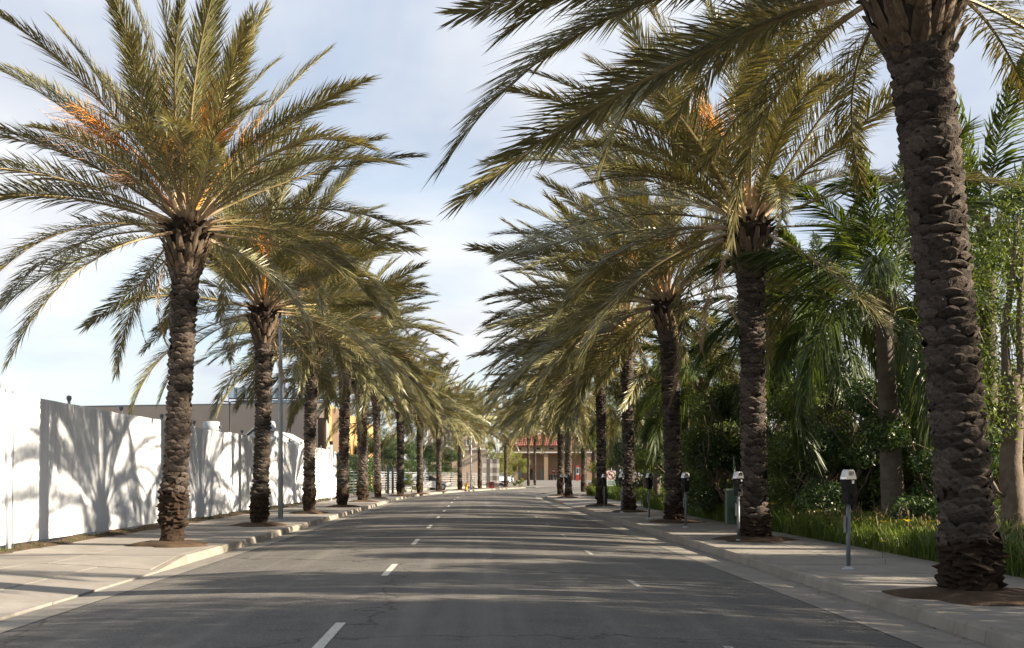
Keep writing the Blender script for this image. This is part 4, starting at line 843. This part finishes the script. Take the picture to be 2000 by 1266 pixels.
# hydrant
root = thing('fire_hydrant', 'yellow fire hydrant at the curb of the bend', 'hydrant', (PX(911, 112), 112, WALK))
MB().lathe([(.15, 0), (.15, .05), (.10, .06), (.10, .55), (.13, .56), (.13, .60), (.10, .62), (.095, .68), (.05, .76), (.03, .82)], seg=16).build('barrel', 'orangeh', root, True)
for s_ in (-1, 1): MB().tube([(0, 0, .42), (s_ * .19, 0, .42)], .05, 10).build('outlet', 'orangeh', root, True)
MB().tube([(0, 0, .40), (0, -.2, .40)], .07, 10).build('outlet', 'orangeh', root, True)
# plaid kiosk
y = 136; root = thing('plaid_kiosk', 'box shaped kiosk clad in grey plaid panels', 'kiosk', (PX(959, y), y, .12)); W = 2.0; Hk = PZ(897, y) - .12; z0 = .55
MB().box((0, 1, Hk / 2), (W - .06, 1.94, Hk)).build('core', 'darkplaid', root)
cols = [.3, .16, .42, .3, .5, .32]; rows = [.3, .42, .3, .5, .42, .42]; tx = sum(cols); tz = sum(rows); cx = -W / 2
for i, cw in enumerate(cols):
    w_ = cw / tx * W; zc = z0
    for j, rh in enumerate(rows):
        hh = rh / tz * (Hk - z0); mm = ['lightplaid', 'greyplaid', 'darkplaid'][(2 if i in (2,) else (1 if i == 4 else 0)) if j % 2 == 0 else (2 if i in (2, 4) else 1)]
        MB().box((cx + w_ / 2, 0, zc + hh / 2), (w_ - .01, .06, hh - .01)).build('panel', mm, root); zc += hh
    cx += w_
for i in range(4):
    for j in range(6): MB().box((W / 2 + .0, .25 + i * .48, z0 + (j + .5) * (Hk - z0) / 6), (.06, .46, (Hk - z0) / 6 - .01)).build('panel', ['greyplaid', 'lightplaid', 'darkplaid'][(i + j) % 3], root)
y = 131; root = thing('newspaper_box', 'small red box standing in front of the plaid kiosk', 'box', (PX(960, y), y, .12))
MB().prism([(-.3, .0), (.3, 0), (.3, .68), (.24, .78), (-.24, .78), (-.3, .68)], -.22, .22).build('cabinet', 'red', root); MB().box((0, -.235, .5), (.4, .02, .28)).build('window', 'screen', root); MB().box((.1, -.24, .27), (.2, .02, .04)).build('handle', 'silver', root)
# office behind the trees
y = 152; x0, x1 = PX(836, y), PX(948, y); root = thing('office_building', 'pale grey office building with blue glass windows behind the dark trees', 'building', ((x0 + x1) / 2, y, .1)); W = x1 - x0; Ho = 8.6
MB().box((0, 8, Ho / 2), (W, 16, Ho)).build('wall', 'beige', root); MB().box((0, 8, Ho + .15), (W + .5, 16.5, .3)).build('cornice', 'lightplaid', root)
MB().box((0, -.06, PZ(879, y)), (W + .1, .16, .3)).build('belt_course', 'lightplaid', root)
for (a, c, t_, b_) in [(844, 851, 858, 874), (852, 859, 858, 874), (866, 872, 850, 872), (873, 879, 850, 872), (911, 917, 858, 870), (930, 936, 858, 870)]:
    xa, xb, zt, zb = PX(a, y) - root.location.x, PX(c, y) - root.location.x, PZ(t_, y) - .1, PZ(b_, y) - .1
    fr_ = MB(); fr_.box(((xa + xb) / 2, -.05, zt), (xb - xa + .14, .12, .1)); fr_.box(((xa + xb) / 2, -.05, zb), (xb - xa + .14, .12, .1)); fr_.box((xa, -.05, (zt + zb) / 2), (.09, .12, zt - zb - .1)); fr_.box((xb, -.05, (zt + zb) / 2), (.09, .12, zt - zb - .1)); wnd = fr_.build('window_frame', 'white', root)
    MB().box(((xa + xb) / 2, -.01, (zt + zb) / 2), (xb - xa - .08, .04, zt - zb - .1)).build('pane', 'sea', wnd)
# ------------------------------------------------------------------ tile roofed shop
y = 215; zf = lotz(215) - .02; x0, x1 = PX(985, y), PX(1200, y); root = thing('tile_roofed_shop', 'tan stucco shop with red clay tile roof closing the street', 'building', ((x0 + x1) / 2, y, zf)); W = x1 - x0; cx = (x0 + x1) / 2
ze, zl, zr = PZ(872, y) - zf, PZ(885, y) - zf, PZ(846, y) - zf
MB().box((0, 3.3, zl / 2), (W - 1.0, .3, zl)).build('shop_wall', 'shop', root)
MB().box((0, 10, ze / 2 - .1), (W - .4, 12, ze - .3)).build('rear_block', 'shop', root)
MB().box((0, 1.6, (ze + zl) / 2), (W, 3.6, ze - zl)).build('fascia', 'shop', root)
MB().box((0, -.24, zl + .12), (W + .1, .1, .24)).build('fascia_trim', 'lightplaid', root)
for px in (992, 1008, 1066.5, 1094, 1150, 1178): MB().box((PX(px, y) - cx, .35, zl / 2 - .01), (.75, .7, zl - .02)).build('column', 'shop', root)
MB().box((0, 3.12, 2.55), (W - 1.2, .08, .16)).build('wall_band', 'shopdark', root)
for px in (1014, 1052, 1077, 1103, 1125, 1160): MB().box((PX(px, y) - cx, -.235, (ze + zl) / 2 + .2), (.85, .06, .32)).build('fascia_vent', 'black', root)
def opening(px, w_, h_, m, name='door'):
    f = MB(); x = PX(px, y) - cx; f.box((x - w_ / 2, 3.1, h_ / 2), (.1, .12, h_)); f.box((x + w_ / 2, 3.1, h_ / 2), (.1, .12, h_)); f.box((x, 3.1, h_ + .05), (w_ + .1, .12, .1)); o = f.build(name, 'shopdark', root); MB().box((x, 3.13, h_ / 2), (w_ - .1, .05, h_)).build('pane', m, o)
opening(1017, .75, 2.2, 'sea'); opening(1039, .7, 2.2, 'glass'); opening(1060, .6, 2.2, 'sea'); opening(1130, 1.4, 2.3, 'glass')
for px in (1083.5, 1092.5):
    p = MB().box((PX(px, y) - cx, 3.12, 1.75), (.62, .05, .85)).build('poster', 'red', root); MB().box((PX(px, y) - cx, 3.085, 1.8), (.48, .02, .22)).build('poster_print', 'white', p)
p = MB().tube([(PX(1026.5, y) - cx, 3.14, 2.0), (PX(1026.5, y) - cx, 3.06, 2.0)], .22, 18).build('round_sign', 'red', root); MB().box((PX(1026.5, y) - cx, 3.05, 2.0), (.25, .02, .08)).build('sign_bar', 'white', p)
b = MB(); rr = random.Random(8); xs = PX(1012, y) - cx; pts = []; 
for i in range(26): pts.append((xs + i * .075, 3.1, 3.55 + i * .012 + .13 * math.sin(i * 1.9) + .04 * math.sin(i * .7)))
b.tube(pts, .035, 5); pts = [(xs + .9 + i * .06, 3.1, 3.28 + .1 * math.sin(i * 2.2)) for i in range(16)]; b.tube(pts, .03, 5); b.build('script_lettering', 'shopdark', root)
# barrel tile roof
b = MB(); nx = 60
for i in range(nx):
    x = -W / 2 - .3 + (W + .6) * (i + .5) / nx; rw = (W + .6) / nx * .5
    for j in range(6):
        t0, t1 = j / 6, (j + 1) / 6; ya, yb_ = lerp(-.6, 5.5, t0), lerp(-.6, 5.5, t1) + .1; za, zb_ = lerp(ze, zr, t0) + .05, lerp(ze, zr, t1) + .02; k = len(b.v)
        for (yy, z_) in ((ya, za), (yb_, zb_)):
            for q in range(4): a_ = math.pi * q / 3; b.v.append((x + rw * math.cos(a_), yy, z_ + rw * .9 * math.sin(a_)))
        for q in range(3): b.f.append((k + q, k + q + 1, k + 5 + q, k + 4 + q)); b.m.append(0)
rf = b.build('tile', 'tile', root); stuff(rf)
MB().prism([(-.6, ze - .05), (5.5, ze - .05), (5.5, zr)], -W / 2 - .3, W / 2 + .3, axis='x').build('roof', 'tile', root)
for i, (px, hh) in enumerate([(1074.5, 1.0), (1079, 1.05), (1085, 1.1), (1090, 1.05)]):
    o = MB().lathe([(.19, 0), (.25, hh - .1), (.28, hh - .1), (.28, hh - .02), (.2, hh)], seg=10); tag(o.build('litter_bin', 'black', None, loc=(PX(px, y - 1.5), y - 1.5, lotz(y - 1.5))), ['leftmost', 'second from left', 'third from left', 'rightmost'][i] + ' black bin below the red posters of the shop', 'bin', 'black bins outside the shop')
y = 190; root = thing('sign_column', 'red and white striped sign column beside the bend palm', 'sign', (PX(1000, y), y, lotz(y) - .02)); z = 0
for i, (hh, mm) in enumerate([(.6, 'red'), (.5, 'lightplaid'), (.4, 'black'), (.6, 'white'), (.45, 'white'), (.4, 'black'), (.5, 'red')]): MB().box((0, 0, z + hh / 2), (.5 + .06 * (i % 2), .5, hh - .01)).build('panel', mm, root); z += hh
y = 200; root = thing('vending_machine', 'red and white machine at the right end of the shop', 'machine', (PX(1128, y), y, lotz(y) - .02)); MB().box((0, 0, .55), (.56, .7, 1.1)).build('lower_body', 'red', root); MB().box((0, .02, 1.75), (.5, .6, 1.3)).build('upper_body', 'lightplaid', root); MB().box((0, -.3, 1.8), (.34, .06, .8)).build('window', 'glass', root); MB().box((0, 0, 2.55), (.56, .7, .3)).build('header', 'red', root)
# pale green cabinet
y = 33; root = thing('utility_cabinet', 'pale green utility cabinet in the grass left of the second date palm', 'cabinet', (PX(1428, y), y, .12))
MB().box((0, 0, .5), (.3, .3, 1.0)).build('cabinet', 'greygreen', root); MB().box((0, 0, 1.03), (.36, .36, .06)).build('lid', 'greygreen', root); MB().box((.0, -.16, .6), (.27, .02, .8)).build('door', 'greygreen', root); MB().box((.09, -.175, .6), (.02, .02, .1)).build('handle', 'galv', root); MB().tube([(.1, .06, 1.0), (.1, .06, 2.0)], .03, 8).build('conduit', 'greygreen', root)
# white picket fence at the far corner
y = 96; root = thing('picket_fence', 'pale picket fence beyond the no turn sign', 'fence', (PX(1196, y), y, .0))
for i in range(8): MB().prism([(-.05, 0), (.05, 0), (.05, 1.35), (0, 1.45), (-.05, 1.35)], -.015, .015).build('picket', 'white', root, loc=(i * .14, 0, .02))
for z in (.4, 1.1): MB().box((.49, .04, z), (1.15, .04, .08)).build('rail', 'white', root)
print('objects', len(bpy.data.objects), 'tris', sum(len(m.polygons) for m in bpy.data.meshes) * 2)
